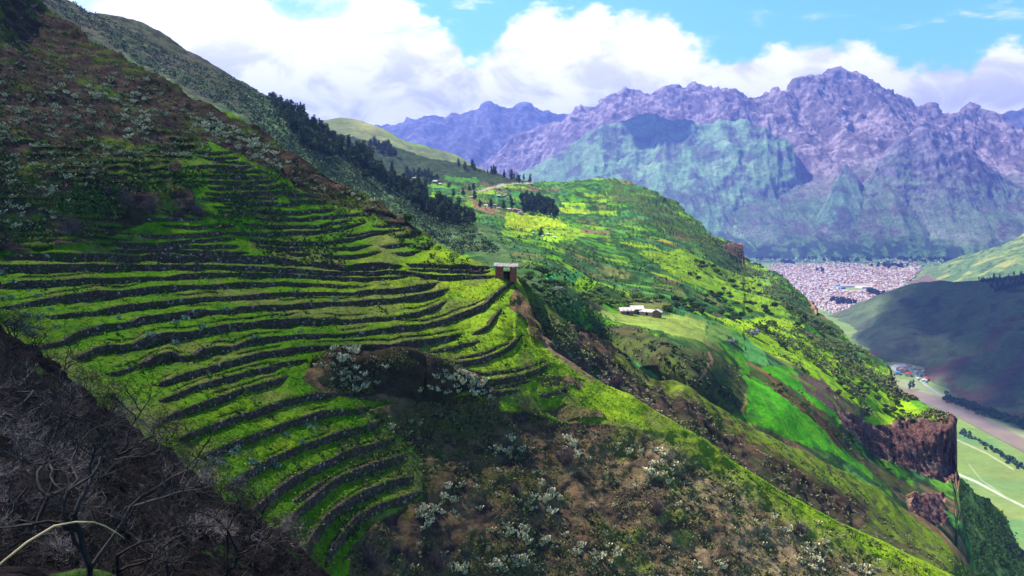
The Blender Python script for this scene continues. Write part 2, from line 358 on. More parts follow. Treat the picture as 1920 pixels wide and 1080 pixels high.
def HD(PX, PY):
    PX = np.asarray(PX, float); PY = np.asarray(PY, float); out_ = np.empty(PX.shape)
    cols = PX[0] if PX.ndim == 2 else PX
    if PX.ndim == 2:
        G = PY.copy()
        for c in range(PX.shape[1]):
            x = cols[c]; kn = []
            for (wx, t, b) in WA+STEP:
                if wx[0] <= x <= wx[-1]:
                    tt = np.interp(x, wx, t); bb = np.interp(x, wx, b); kn.append((tt, bb))
            if not kn: continue
            kn.sort(); src = [PY[0, c]-50]; dst = [PY[0, c]-50]; last = src[0]
            for tt, bb in kn:
                if tt <= last+.3: tt = last+.3
                if bb <= tt: continue
                m = (tt+bb)/2; src += [tt, bb]; dst += [m, m+.01]; last = bb
            src.append(last+60); dst.append(last+60)
            G[:, c] = np.interp(PY[:, c], src, dst)
            far = PY[:, c] > last+60; G[far, c] = PY[far, c]
        return HD0(PX, G)
    return HD0(PX, PY)
ridgeH = [(-260,-190),(-100,-100),(0,-38),(67,0),(141,56),(185,87),(259,126),(370,178),(481,237),(556,289),(640,342),(707,382),(748,411),(790,432),(817,455),(873,482),(915,497),(930,508),(970,521),(985,548),(1003,603),(1014,636),(1042,661),(1078,685),(1129,720),(1190,745),(1218,765),(1280,802),(1372,865),(1465,924),(1576,984),(1650,1017),(1776,1080),(1900,1150)]
brownA = [(-400,-400),(67,-100),(370,170),(640,330),(820,455),(760,428),(700,402),(640,385),(590,368),(550,345),(500,318),(455,292),(385,262),(330,285),(360,350),(380,400),(300,405),(200,445),(260,455),(0,472),(-400,472)]
brownB = [(580,668),(640,661),(760,656),(800,668),(850,700),(935,738),(940,770),(860,752),(800,760),(700,748),(610,735),(565,700)]
brownC = [(700,765),(760,752),(860,756),(1000,775),(1060,800),(1190,806),(1285,812),(1400,895),(1560,1000),(1700,1065),(1900,1250),(640,1250),(650,1030),(700,985),(800,935),(790,860),(745,800)]
brownD = [(965,528),(1003,600),(1014,636),(1000,640),(955,590),(945,575)]
def wallmask(PX, PY, pad=0.8):
    m = np.zeros(PX.shape, bool); cols = PX[0]
    for (wx, t, b) in WA:
        ci = np.where((cols >= wx[0]) & (cols <= wx[-1]))[0]
        if len(ci):
            tt = np.interp(cols[ci], wx, t); bb = np.interp(cols[ci], wx, b); m[:, ci] |= (PY[:, ci] > tt[None]-pad) & (PY[:, ci] < bb[None]+pad)
    return m
def brownmask(PX, PY, V):
    j = (fbm(V, 9., 4, 5)-.5); j2 = (fbm(V, 9., 4, 15)-.5); x = PX+j*50; y = PY+j2*34
    return poly_in(x, y, brownA), poly_in(x, y, brownB) | poly_in(x, y, brownC) | poly_in(x, y, brownD) | poly_in(x, y, [(1020,772),(1060,765),(1120,770),(1135,790),(1060,798)]) | poly_in(x, y, [(1010,705),(1090,712),(1080,732),(1020,728)])
def dispH(PX, PY, V, N):
    a, b = brownmask(PX, PY, V); r = a | b
    n = fbm(V, 5., 4, 1)-.5; n2 = fbm(V, 1.6, 3, 2)-.5; big = fbm(V, 22., 2, 31)-.5
    wm = wallmask(PX, PY)
    d = np.where(r, n*2.6+n2*.9, n2*.30+n*.25)+np.where(a, big*3., 0)+2.2*sstep(line_d(PX, PY, [(620,690),(760,690),(890,738)]), 34, 8); return np.where(wm, -.15, d)
def colH(PX, PY, V, N):
    a, b = brownmask(PX, PY, V)
    n = fbm(V, 7., 5, 11, .6); n2 = fbm(V*np.array([1, 1, 3.]), 3.2, 4, 12, .6); n3 = fbm(V, 20, 3, 13)
    g = lerp(G1, G2, sstep(n3+.5*(n2-.5)+(PX-640)/1500., .38, .80)); g = lerp(g, GD*1.2, .75*sstep(n2, .50, .66))  # grass darkens leftward: part of the light falloff is put into the colour
    g = lerp(g, [.15, .155, .04], .75*sstep(n, .53, .66))
    gp = sstep(.6*n+.4*n2, .50, .64)*.9
    ba = lerp(lerp(BD*1.15, BR*.8, sstep(n2, .4, .6)), lerp([.05, .075, .01], [.075, .13, .008], sstep(n3, .4, .6)), gp)
    # green strips of old terraces high on the hill
    gp2 = sstep(.55*n+.45*n2, .53, .64)*.8
    bb = lerp(lerp(BD*1.5, BR*np.array([1.35, 1.45, 1.05]), sstep(n2, .36, .56)), lerp([.055, .062, .018], [.07, .11, .014], sstep(n3, .4, .6)), gp2)
    right = sstep(PX, 1000, 1400); bb = lerp(bb, lerp(lerp([.085, .06, .035], [.20, .15, .085], sstep(n2, .38, .56)), [.12, .15, .03], gp2), right*.8)
    bb = lerp(bb, BD*.9, .75*poly_in(PX+(n-.5)*40, PY+(n2-.5)*20, [(590,690),(640,672),(760,672),(840,705),(925,748),(900,762),(800,752),(700,745),(620,728)]))
    edge = sstep((PY-np.interp(PX, *np.array(ridgeH, float).T)), 70, 20)*sstep(PX, 1050, 1200); bb = lerp(bb, [.13, .20, .015], edge*.85)
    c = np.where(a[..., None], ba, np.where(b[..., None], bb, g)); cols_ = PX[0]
    for (wx, t_, b_) in OLD:
        ci = np.where((cols_ >= wx[0]) & (cols_ <= wx[-1]))[0]; bt = np.interp(cols_[ci], wx, t_)[None]; mm = sstep(PY[:, ci]-bt, -6.5, -3.5)*(PY[:, ci] < bt)*sstep(n2[:, ci], .36, .5); c[:, ci] = lerp(c[:, ci], [.065, .13, .008], .85*mm)
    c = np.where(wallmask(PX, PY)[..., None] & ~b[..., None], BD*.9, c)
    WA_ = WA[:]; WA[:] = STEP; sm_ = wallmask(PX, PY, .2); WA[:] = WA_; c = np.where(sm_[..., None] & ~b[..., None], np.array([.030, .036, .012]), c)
    # worn footpath under the hut and along the terrace
    pth = line_d(PX, PY, [(-60,492),(250,493),(450,494.5),(560,501),(660,508.5),(750,507)]); c = lerp(c, [.16, .15, .05], .5*sstep(pth, 3, .5))
    pth = line_d(PX, PY, [(1012,634),(1040,662),(1078,688),(1110,712)]); c = lerp(c, [.20, .11, .08], .85*sstep(pth, 7, 2))
    pth = line_d(PX, PY, [(640,668),(700,665),(760,660),(800,672),(860,705),(930,738)]); c = lerp(c, [.13, .05, .045], .8*sstep(pth+6*(n-.5), 10, 3))
    return c
M_H = terrain_mat('hillside_grass_and_earth', 1.6, .38, .85, .9, .5)
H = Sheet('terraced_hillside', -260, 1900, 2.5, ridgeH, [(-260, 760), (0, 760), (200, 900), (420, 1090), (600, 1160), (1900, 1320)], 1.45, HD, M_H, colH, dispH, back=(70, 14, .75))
# ---------------------------------------------------------------- near spur behind the terraces
JD = tps([(940,490,150),(968,517,160),(1015,560,180),(1100,600,212),(1200,650,235),(1280,712,238),(1372,780,240),(1520,854,250),(1620,905,262),(1761,995,285),(1835,1080,298),
          (940,640,190),(940,760,200),(1000,640,165),(1030,640,158),(1129,720,165),(1280,802,178),(1465,924,190),(1776,1080,205),(1200,820,160),(1500,1050,172),(1700,1150,190)])
spur_crests = [[(1110,640),(1180,700),(1260,770),(1330,830)],[(1230,700),(1320,760),(1440,850),(1600,940)]]
gully = [(1030,630),(1080,665),(1150,715),(1230,770),(1320,835),(1420,890),(1520,950),(1640,1010),(1740,1070)]
gully2 = [(1060,580),(1110,610),(1180,655),(1260,725)]
rockJ = [[(1040,640),(1090,665),(1160,715),(1240,775)],[(1160,620),(1200,660),(1240,700)],[(1240,735),(1330,790),(1420,850),(1500,910),(1600,965)],[(1090,620),(1130,650)]]
def dispJ(PX, PY, V, N):
    n = fbm(V, 14., 5, 21)-.5; r = fbm(V, 4., 3, 22)-.5; g_ = line_d(PX, PY, gully); rk = np.minimum.reduce([line_d(PX, PY, l) for l in rockJ])
    return n*3.5+r*(.6+3*sstep(rk, 40, 10))-3.*sstep(line_d(PX, PY, gully2), 22, 4)
def colJ(PX, PY, V, N):
    n = fbm(V, 9., 5, 41, .6); n2 = fbm(V*np.array([1, 1, 2.5]), 3.5, 4, 42, .6)
    c = lerp([.085, .13, .012], [.13, .20, .01], sstep(n, .4, .6)); c = lerp(c, [.06, .055, .03], .8*sstep(n2, .5, .62))
    rk = np.minimum.reduce([line_d(PX, PY, l) for l in rockJ]); m = sstep(rk+50*(n-.5)+22*(n2-.5), 44, 18)
    c = lerp(c, lerp(BD*.7, BR*np.array([.7, .72, .6]), sstep(n2, .48, .62)), m); dk = sstep(line_d(PX, PY, gully)+60*(n-.5), 42, 6); c = lerp(c, lerp([.05, .06, .02], BR*.8, sstep(n2, .4, .6)), dk*.8)
    ed = sstep(PY-np.interp(PX, *np.array(ridgeJ, float).T), 45, 12)*sstep(PX, 1180, 1280); c = lerp(c, [.14, .21, .012], ed*.8*sstep(n2, .62, .42))
    up = poly_in(PX, PY, [(968,500),(1100,600),(1080,660),(1000,640),(960,560)]); c = np.where(up[..., None], lerp(c, lerp(BR, [.05, .08, .02], sstep(n, .42, .58)), .7), c)
    trail = line_d(PX, PY, [(1700,955),(1760,1000),(1800,1045),(1835,1085)]); c = lerp(c, [.2, .09, .06], .8*sstep(trail, 5, 2))
    return c
ridgeJ = [(930,480),(968,519),(1015,560),(1060,582),(1100,603),(1160,640),(1200,668),(1240,700),(1290,722),(1372,782),(1450,825),(1520,856),(1576,884),(1620,908),(1700,955),(1761,997),(1800,1040),(1835,1085),(1900,1180)]
M_J = terrain_mat('spur_grass_and_rock', 2.5, .7, .9, .9, .8)
J = Sheet('spur', 966, 1900, 2.5, ridgeJ, [(930, 700), (1000, 700), (1280, 860), (1776, 1140), (1900, 1220)], 2, JD, M_J, colJ, dispJ, back=(110, 14, .7))
# ---------------------------------------------------------------- farmed valley side (main middle distance)
FC = [(600,250,1500),(727,271,1400),(828,303,1300),(875,312,1260),(938,328,1230),(994,342,1200),(1060,338,1150),(1130,333,1120),(1230,355,1050),(1310,415,960),(1370,447,890),(1395,465,860),
 (1395,490,840),(1470,522,760),(1525,575,680),(1590,635,590),(1610,655,560),(1672,715,490),(1675,735,470),(1740,770,430),(1787,790,405),(1787,890,402),(1700,850,392),(1620,795,385),(1700,900,365),(1640,860,350),
 (740,330,1150),(850,360,960),(1000,400,860),(1000,370,1000),(870,420,560),(950,470,430),(1100,450,640),(1200,400,860),(1300,500,620),(1130,380,950),(1000,545,255),(1100,520,440),(1050,575,262),(1180,600,345),(1200,570,400),(1300,600,385),(1400,600,470),
 (1500,640,480),(1250,650,285),(1400,680,345),(1350,720,285),(1330,660,310),(1450,780,290),(1550,740,370),(1600,780,372),(1560,860,292),(1700,960,300),(1740,1000,296),(1650,930,285),(900,340,1150),(1300,720,262),(1060,640,300),(1150,690,305),(1250,745,288),(1350,800,276),(1020,600,280),(1450,870,272),(1850,950,380),(1850,1100,330),(1500,900,262)]
FD0 = tps(FC, 1e-3)
ridgeF = [(560,225),(680,262),(727,271),(760,283),(828,303),(875,312),(938,328),(994,342),(1060,339),(1100,335),(1130,333),(1180,338),(1230,355),(1270,380),(1310,415),(1340,440),(1362,446),(1385,450),(1392,458),(1395,486),(1430,503),(1470,522),(1500,545),(1520,568),(1528,580),(1560,600),(1580,618),(1591,632),(1593,646),(1620,660),(1650,682),(1668,697),(1674,720),(1678,738),(1710,750),(1740,768),(1770,780),(1785,786),(1788,800),(1791,880),(1794,960),(1830,1100)]
cliffA = [(1352,462),(1372,455),(1395,456),(1398,492),(1380,482),(1362,472)]
cliffB = [(1560,768),(1590,778),(1612,792),(1640,800),(1700,792),(1735,790),(1790,782),(1796,905),(1768,908),(1716,890),(1650,860),(1605,826),(1575,795)]
cliffC = [(1668,690),(1690,710),(1690,745),(1668,740)]; cliffD = [(1700,928),(1768,930),(1772,985),(1745,992),(1700,950)]; cliffE = [(1512,558),(1536,570),(1532,588)]
hedge_bank = [(1130,612),(1180,628),(1260,655),(1290,690),(1230,690),(1150,650)]
def FD(PX, PY):
    D = FD0(PX, PY)
    return D
def inC(PX, PY, V):
    j = (fbm(V, 12., 3, 55)-.5)*10; return poly_in(PX+j, PY+j, cliffA) | poly_in(PX+j, PY+j, cliffB) | poly_in(PX+j*.4, PY+j*.4, cliffC) | poly_in(PX+j, PY+j, cliffD) | poly_in(PX+j*.4, PY+j*.4, cliffE)
def dispF(PX, PY, V, N):
    n = fbm(V, 60., 4, 51)-.5; n2 = fbm(V, 13., 4, 52)-.5; k = np.clip(V[..., 1]/500, .4, 2)
    st = V*np.array([1, 1, .18]); cl = fbm(st, 9., 5, 53, .6, True)-.4
    fr = V[..., 1]/21.-V[..., 0]*.012+n*3.; fr = fr-np.floor(fr); terr = (fr-.5-sstep(fr, .72, 1.)+.2)*1.6
    c = inC(PX, PY, V); sm = poly_in(PX, PY, [(1100,590),(1560,700),(1720,930),(1560,880),(1400,800),(1250,700)])
    return np.where(c, cl*np.where(PX < 1400, 2.5, 6.5), n*9*k+n2*2.5*k-terr*np.where(sm, .15, 1.)*k)
fieldsF = [ # polygon, colour
 ([(1110,583),(1165,586),(1240,590),(1290,592),(1325,604),(1316,642),(1250,628),(1170,605)], (.20,.27,.05)), ([(1328,606),(1372,622),(1360,645),(1320,640)], (.12,.21,.04)),
 ([(1345,598),(1400,596),(1470,598),(1512,615),(1490,624),(1420,625),(1370,612)], (.24,.38,.01)), ([(1375,628),(1420,640),(1440,690),(1400,680)], (.08,.27,.06)),
 ([(1040,510),(1095,510),(1080,530),(1020,527)], (.05,.25,.06)), ([(1085,520),(1120,530),(1105,550),(1060,542)], (.22,.42,.008)), ([(950,400),(1010,402),(1070,420),(1060,432),(980,428),(945,422)], (.26,.36,.012)),
 ([(1010,425),(1080,420),(1110,440),(1080,450),(1030,444)], (.17,.30,.015)), ([(1025,443),(1055,444),(1048,455),(1010,450)], (.24,.42,.008)), ([(885,378),(900,380),(930,395),(920,401),(895,388)], (.22,.13,.07)),
 ([(1090,425),(1150,430),(1140,440),(1095,436)], (.17,.13,.055)), ([(890,356),(930,358),(925,366),(895,365)], (.20,.32,.012)), ([(866,357),(880,358),(878,363),(862,362)], (.30,.09,.08)), ([(960,362),(1010,362),(1005,372),(955,370)], (.035,.18,.045)),
 ([(1055,378),(1100,385),(1095,392),(1060,390)], (.20,.38,.012)), ([(1050,390),(1110,395),(1100,402),(1045,398)], (.25,.36,.015)), ([(805,345),(850,344),(860,352),(815,352)], (.11,.27,.01)),
 ([(1410,520),(1450,516),(1460,535),(1420,540)], (.14,.25,.04)), ([(1195,475),(1290,470),(1420,530),(1500,600),(1430,590),(1300,530)], (.15,.26,.012)), ([(1230,455),(1240,452),(1270,458),(1240,460)], (.42,.38,.02)),
 ([(1370,610),(1500,630),(1600,700),(1740,775),(1780,792),(1700,790),(1640,800),(1580,760),(1490,690),(1420,650)], (.20,.36,.008)),
 ([(1390,690),(1480,690),(1560,760),(1600,840),(1640,900),(1560,850),(1420,800),(1350,760)], (.055,.25,.006)), ([(1270,410),(1330,430),(1310,440),(1260,425)], (.05,.12,.02)),
 ([(835,330),(900,336),(900,342),(830,338)], (.06,.19,.02)), ([(990,350),(1060,352),(1040,358),(985,356)], (.12,.07,.05)),
]
def cells(V):
    q = V.copy(); q[..., 2] *= 1.5; q[..., 1] *= .8; j = np.stack([fbm(V, 50., 2, s_)-.5 for s_ in (61, 62, 63)], -1)*18; q = (q+j)/np.array([30., 19., 24.])
    ci = np.floor(q); best = np.full(V.shape[:-1], 9.); sec = np.full(V.shape[:-1], 9.); idv = np.zeros(V.shape[:-1])
    for dx in (-1, 0, 1):
        for dy in (-1, 0, 1):
            for dz in (-1, 0, 1):
                cc_ = ci+np.array([dx, dy, dz]); hx = _h(cc_[..., 0], cc_[..., 1], cc_[..., 2], 1); hy = _h(cc_[..., 0], cc_[..., 1], cc_[..., 2], 2); hz = _h(cc_[..., 0], cc_[..., 1], cc_[..., 2], 3)
                d = np.sqrt(((cc_+np.stack([hx, hy, hz], -1)-q)**2).sum(-1)); cl = d < best
                sec = np.where(cl, best, np.minimum(sec, d)); idv = np.where(cl, _h(cc_[..., 0], cc_[..., 1], cc_[..., 2], 4), idv); best = np.where(cl, d, best)
    return sec-best, idv
def colF(PX, PY, V, N):
    ed_, idv = cells(V)
    pal = np.array([[.05,.17,.02],[.075,.23,.01],[.11,.27,.008],[.16,.30,.015],[.045,.15,.045],[.07,.20,.035],[.13,.15,.04],[.06,.13,.02],[.09,.25,.02],[.15,.10,.05],[.19,.33,.01],[.05,.19,.06]])
    c = pal[(idv*11.99).astype(int)]; n = fbm(V, 16., 5, 64, .6); n2 = fbm(V*np.array([1, 1, 2.]), 7., 4, 65, .6)
    fr = V[..., 1]/21.-V[..., 0]*.012+(fbm(V, 60., 4, 51)-.5)*3.; fr = fr-np.floor(fr)
    hd = sstep(ed_, .17, .07)*sstep(n, .30, .42); c = lerp(c, [.020, .052, .014], hd*.92)
    c = lerp(c, [.025, .06, .02], .7*sstep(fr, .72, .82)*sstep(n2, .42, .52))
    c = lerp(c, [.02, .055, .018], .8*sstep(n2+.25*(n-.5), .56, .64))
    # wooded / scrubby flanks
    scr = poly_in(PX+(n-.5)*90, PY+(n2-.5)*50, [(1120,338),(1250,370),(1345,448),(1380,470),(1440,510),(1520,575),(1592,640),(1640,690),(1570,650),(1480,590),(1420,560),(1330,480),(1250,440),(1150,370)])
    c = np.where(scr[..., None], lerp(lerp([.030, .06, .016], [.07, .105, .03], sstep(n2, .35, .6)), c, .22), c)
    lf = poly_in(PX+(n-.5)*50, PY+(n2-.5)*20, [(560,200),(727,265),(994,340),(960,350),(860,342),(800,345),(740,350),(680,330),(560,300)])
    c = np.where(lf[..., None], lerp([.018, .034, .013], [.036, .058, .02], sstep(n2, .35, .6)), c)
    lf = poly_in(PX+(n-.5)*50, PY+(n2-.5)*30, [(700,330),(860,400),(930,430),(1000,500),(1120,580),(1000,570),(930,500),(820,440)]); c = np.where(lf[..., None], lerp(c, lerp([.03, .065, .02], [.075, .12, .04], sstep(n2, .4, .6)), .8), c)
    for pl, cl in fieldsF:
        m = poly_in(PX+(n-.5)*16, PY+(n2-.5)*9, pl); cc2 = lerp(np.array(cl)*.85, np.array(cl)*1.12, sstep(n, .4, .6)); c = np.where(m[..., None], lerp(cc2, [.03, .07, .02], .55*sstep(n2, .56, .66)), c)
    # dark gully under the farm plateau, with its shrubs
    g_ = poly_in(PX+(n-.5)*30, PY+(n2-.5)*20, [(1105,600),(1190,615),(1240,635),(1300,655),(1380,680),(1400,720),(1400,780),(1330,770),(1250,720),(1180,670),(1110,635)])
    c = np.where(g_[..., None], lerp(lerp([.035, .04, .02], [.06, .085, .02], sstep(n2, .35, .55)), BR*.7, .5*sstep(n, .5, .62)), c)
    g_ = poly_in(PX+(n-.5)*30, PY+(n2-.5)*20, [(1385,695),(1430,700),(1500,735),(1580,800),(1640,870),(1720,920),(1700,935),(1600,860),(1530,790),(1450,725)])
    c = np.where(g_[..., None], lerp(lerp([.05, .04, .02], [.06, .09, .02], sstep(n2, .35, .55)), [.13, .05, .03], .7*sstep(n, .5, .6)), c)
    g_ = poly_in(PX+(n-.5)*40, PY+(n2-.5)*20, [(1480,700),(1540,712),(1570,745),(1640,775),(1610,790),(1560,770),(1500,730)]); c = np.where(g_[..., None], lerp([.10, .06, .05], [.10, .16, .02], sstep(n2, .45, .6)), c)
    for ln, wd, cl in (([(1328,664),(1334,678),(1325,692),(1315,708),(1304,722)], 2.6, [.36, .16, .11]), ([(1398,740),(1400,752),(1392,768)], 2, [.30, .17, .06]), ([(880,356),(940,349),(1000,344)], 1.6, [.33, .3, .22]), ([(1400,683),(1440,705),(1470,730)], 3., [.22, .09, .05])):
        c = lerp(c, cl, .9*sstep(line_d(PX, PY, ln), wd+.8, wd-.8))
    cl = inC(PX, PY, V); s_ = fbm(V*np.array([1, 1, .12]), 3.5, 5, 66, .6); s2 = fbm(V*np.array([1, 1, .6]), 12., 3, 67)
    rk = lerp([.06, .03, .03], [.33, .15, .11], sstep(s_, .36, .62)); rk = lerp(rk, [.40, .25, .19], .6*sstep(s2, .5, .65)); c = np.where(cl[..., None], rk, c)
    return c
def cliff_mat():
    m, t, b = bsdf_mat('red_cliff_rock', .95, .05); g = nn(t, 'ShaderNodeNewGeometry').outputs['Position']
    mp = nn(t, 'ShaderNodeMapping'); mp.inputs['Scale'].default_value = (1, 1, .13); t.links.new(g, mp.inputs[0])
    a = noise(t, mp.outputs[0], .45, 7, .7, .6); mp2 = nn(t, 'ShaderNodeMapping'); mp2.inputs['Scale'].default_value = (.25, .25, 1.); t.links.new(g, mp2.inputs[0]); a2 = noise(t, mp2.outputs[0], .22, 5, .65); a3 = noise(t, g, .09, 3)
    c = mixc(t, mrange(t, a, .38, .62), (.045, .022, .022, 1), (.19, .10, .085, 1)); c = mixc(t, mrange(t, a2, .52, .68, 0, .7), c, (.28, .18, .15, 1)); c = mixc(t, mrange(t, a3, .55, .7, 0, .6), c, (.13, .10, .11, 1))
    t.links.new(c, b.inputs['Base Color']); bp = nn(t, 'ShaderNodeBump'); bp.inputs['Distance'].default_value = 2.5; t.links.new(mth(t, 'ADD', a, mth(t, 'MULTIPLY', a2, .5)), bp.inputs['Height']); t.links.new(bp.outputs[0], b.inputs['Normal']); return m
M_F = terrain_mat('valley_side_fields', 9., 2.2, .75, .8, 1.6)
Fs = Sheet('valley_side', 560, 1830, 2., ridgeF, [(560, 420), (830, 500), (960, 560), (1060, 640), (1280, 760), (1560, 920), (1790, 1080), (1830, 1200)], 1.9, FD, M_F, colF, dispF, back=(420, 16, .75), mat2=cliff_mat(), mask2=inC)
# ---------------------------------------------------------------- wooded ridge on the left, behind the terraces
GC = [(61,-60,640),(118,0,620),(230,33,640),(370,104,640),(511,185,640),(620,258,640),(740,330,600),(860,405,520),(940,462,420),(300,200,430),(481,260,420),(640,344,430),(748,411,430),(817,455,410),(915,497,380),(600,260,560),(-100,-60,600),(700,340,520),(990,520,350),(600,500,300),(300,400,330)]
ridgeG = [(-200,-190),(0,-90),(61,-45),(118,0),(163,24),(230,33),(262,48),(296,61),(370,104),(444,146),(511,183),(560,217),(620,250),(680,285),(740,328),(800,372),(860,402),(900,430),(945,466),(1000,530)]
def dispG(PX, PY, V, N): return (fbm(V, 50., 4, 71)-.5)*10+(fbm(V, 9., 4, 72)-.5)*3.4
def colG(PX, PY, V, N):
    n = fbm(V, 30., 5, 73, .6); n2 = fbm(V*np.array([1, 1, 2.]), 6., 4, 74, .65)
    c = lerp([.025, .033, .016], [.065, .072, .032], sstep(n2, .35, .62)); low = sstep(PY-np.interp(PX, *np.array(ridgeG, float).T), 25, 110)
    c = lerp(c, lerp([.03, .075, .025], [.10, .16, .06], sstep(n2, .38, .62)), np.maximum(low, sstep(PX, 420, 520)))
    c = lerp(c, [.075, .055, .05], .5*sstep(n, .5, .62)*sstep(PX, 520, 380))
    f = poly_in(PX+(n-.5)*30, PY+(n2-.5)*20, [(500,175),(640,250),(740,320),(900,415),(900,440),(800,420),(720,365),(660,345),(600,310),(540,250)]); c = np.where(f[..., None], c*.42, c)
    f = poly_in(PX, PY, [(600,258),(640,262),(660,275),(630,285),(600,270)]); c = np.where(f[..., None], np.array([.08, .24, .02]), c)
    return c
M_G = terrain_mat('ridge_scrub', 7., 2., 1.0, .9, 2.)
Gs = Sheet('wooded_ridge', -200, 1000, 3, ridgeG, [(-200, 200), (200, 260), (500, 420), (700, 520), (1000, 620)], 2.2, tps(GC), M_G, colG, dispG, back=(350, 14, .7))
# ---------------------------------------------------------------- yellow hill
def colY(PX, PY, V, N):
    n = fbm(V, 120., 5, 81, .6); n2 = fbm(V, 25., 4, 82, .6); c = lerp([.14, .16, .05], [.24, .25, .08], sstep(n, .4, .6)); c = lerp(c, [.08, .12, .04], .6*sstep(n2, .5, .65))
    return lerp(c, [.14, .27, .03], .7*sstep(n, .55, .62)*sstep(PX, 700, 740))
Ys = Sheet('pale_hill', 560, 1000, 3, [(560,238),(600,225),(640,221),(680,227),(720,243),(760,262),(800,276),(850,294),(900,316),(940,334),(1000,360)], 400, 3,
           tps([(600,225,2300),(720,243,2300),(900,316,2300),(700,300,1900),(900,380,1800),(600,320,1800),(1000,360,2300)]), terrain_mat('pale_hill_grass', 40, 9, .6, .6, 5), colY,
           lambda a, b, V, N: (fbm(V, 150., 4, 83)-.5)*35, back=(900, 10, .5))
# ---------------------------------------------------------------- valley floor at z = -420
ZF = -420.
def EDf(PX, PY): return ZF/np.minimum(zslope(PY), -.052)
def colE(PX, PY, V, N):
    n = fbm(V, 180., 4, 91, .6); n2 = fbm(V, 45., 4, 92, .6)
    q = V[..., :2]@np.array([[.93, .36], [-.36, .93]]); ci = np.floor((q+(n[..., None]-.5)*60)/np.array([150., 60.]))
    hh = _h(ci[..., 0], ci[..., 1], ci[..., 0]*0, 5); pal = np.array([[.14,.21,.06],[.17,.24,.07],[.10,.19,.07],[.05,.17,.07],[.19,.24,.08],[.13,.19,.05],[.16,.22,.07]])
    c = pal[(hh*6.99).astype(int)]; c = lerp(c, [.19, .28, .06], .45)
    town = poly_in(PX+(n-.5)*40, PY+(n2-.5)*16, [(1395,498),(1440,505),(1500,495),(1620,500),(1700,500),(1730,505),(1690,545),(1640,560),(1600,585),(1580,600),(1500,560),(1440,520)])
    c = np.where(town[..., None], lerp([.46, .33, .25], [.34, .27, .21], n2), c)
    far = poly_in(PX, PY, [(1380,440),(1900,440),(1900,490),(1700,502),(1600,494),(1400,494)]); c = np.where(far[..., None], lerp(lerp([.07, .16, .06], [.12, .22, .07], n), [.03, .06, .04], sstep(n2, .5, .58)), c)
    sand = line_d(PX, PY, [(1655,712),(1690,726),(1750,745),(1810,772),(1870,805),(1960,850)]); c = lerp(c, [.26, .27, .15], .7*sstep(sand+(n2-.5)*22, 19, 13))
    gr = line_d(PX, PY, [(1790,765),(1850,800),(1960,862)]); c = lerp(c, [.16, .24, .05], .7*sstep(gr+(n2-.5)*20, 18, 8)*(PY > np.interp(PX, [1790, 1960], [768, 860])))
    dk = line_d(PX, PY, [(1790,752),(1850,772),(1920,795),(2000,825)]); c = lerp(c, [.02, .10, .04], .9*sstep(dk+(n2-.5)*10, 12, 7))
    for ln, wd, cl in (([(1695,685),(1716,702),(1733,720),(1760,738),(1800,752),(1860,772),(1990,810)], 1.6, [.33, .33, .32]), ([(1787,885),(1830,903),(1880,930),(1990,985)], 1.5, [.55, .52, .42]), ([(1590,600),(1560,560),(1548,545),(1500,530)], 2., [.6, .58, .55]), ([(1548,550),(1528,565)], 1.8, [.6, .58, .55]),
                       ([(1707,500),(1716,515)], 2., [.6, .58, .55]), ([(1788,822),(1850,850),(1900,880)], .9, [.42, .42, .25]), ([(1816,870),(1840,900),(1905,945)], .8, [.3, .36, .2])):
        c = lerp(c, cl, .9*sstep(line_d(PX, PY, ln), wd+.8, wd-.6))
    return c
M_E = terrain_mat('valley_floor_fields', 60, 12, .35, .3, 1)
Es = Sheet('valley_floor', 1330, 2100, 2.2, [(1330, 462), (2100, 462)], 1120, 2.2, EDf, M_E, colE, None, back=(300, 2, 0.))
gp = Geo(); gp.add([[-16000, -2000, ZF-6], [16000, -2000, ZF-6], [16000, 17000, ZF-6], [-16000, 17000, ZF-6]], [[0, 1, 2, 3]])
tag(gp.build('ground', plain('distant_ground', (.10, .15, .06), .95, .4, .004)), kind='structure')
# river ribbon on the floor
def floor_pt(px, py, dz=0.): 
    z = ZF+dz; D = z/zslope(py); return pt(px, py, D)
up_ = [(1640,700),(1674,722),(1720,733),(1770,747),(1820,768),(1870,795),(1920,822),(2000,868),(2080,920)]; lo_ = [(1630,708),(1672,732),(1700,744),(1750,763),(1800,784),(1850,811),(1920,848),(1990,892),(2060,942)]
xs = np.linspace(0, 1, 60); ta = np.linspace(0, 1, len(up_))
U = np.stack([np.interp(xs, ta, [p[i] for p in up_]) for i in (0, 1)], 1); Lw = np.stack([np.interp(xs, ta, [p[i] for p in lo_]) for i in (0, 1)], 1)
RV = np.concatenate([floor_pt(U[:, 0], U[:, 1], .8), floor_pt(Lw[:, 0], Lw[:, 1], .8)]); k = np.arange(59)
mr, tr, br = bsdf_mat('muddy_water', .35, .3); gpos = nn(tr, 'ShaderNodeNewGeometry').outputs['Position']
tr.links.new(mixc(tr, mrange(tr, noise(tr, gpos, .02, 5, .6), .35, .65), (.25, .175, .10, 1), (.20, .135, .08, 1)), br.inputs['Base Color'])
bp_ = nn(tr, 'ShaderNodeBump'); bp_.inputs['Strength'].default_value = .25; tr.links.new(noise(tr, gpos, .3, 4), bp_.inputs['Height']); tr.links.new(bp_.outputs[0], br.inputs['Normal'])
tag(link('river', mesh_np('river', RV, np.stack([k, k+60, k+61, k+1], 1), mr)), kind='structure')
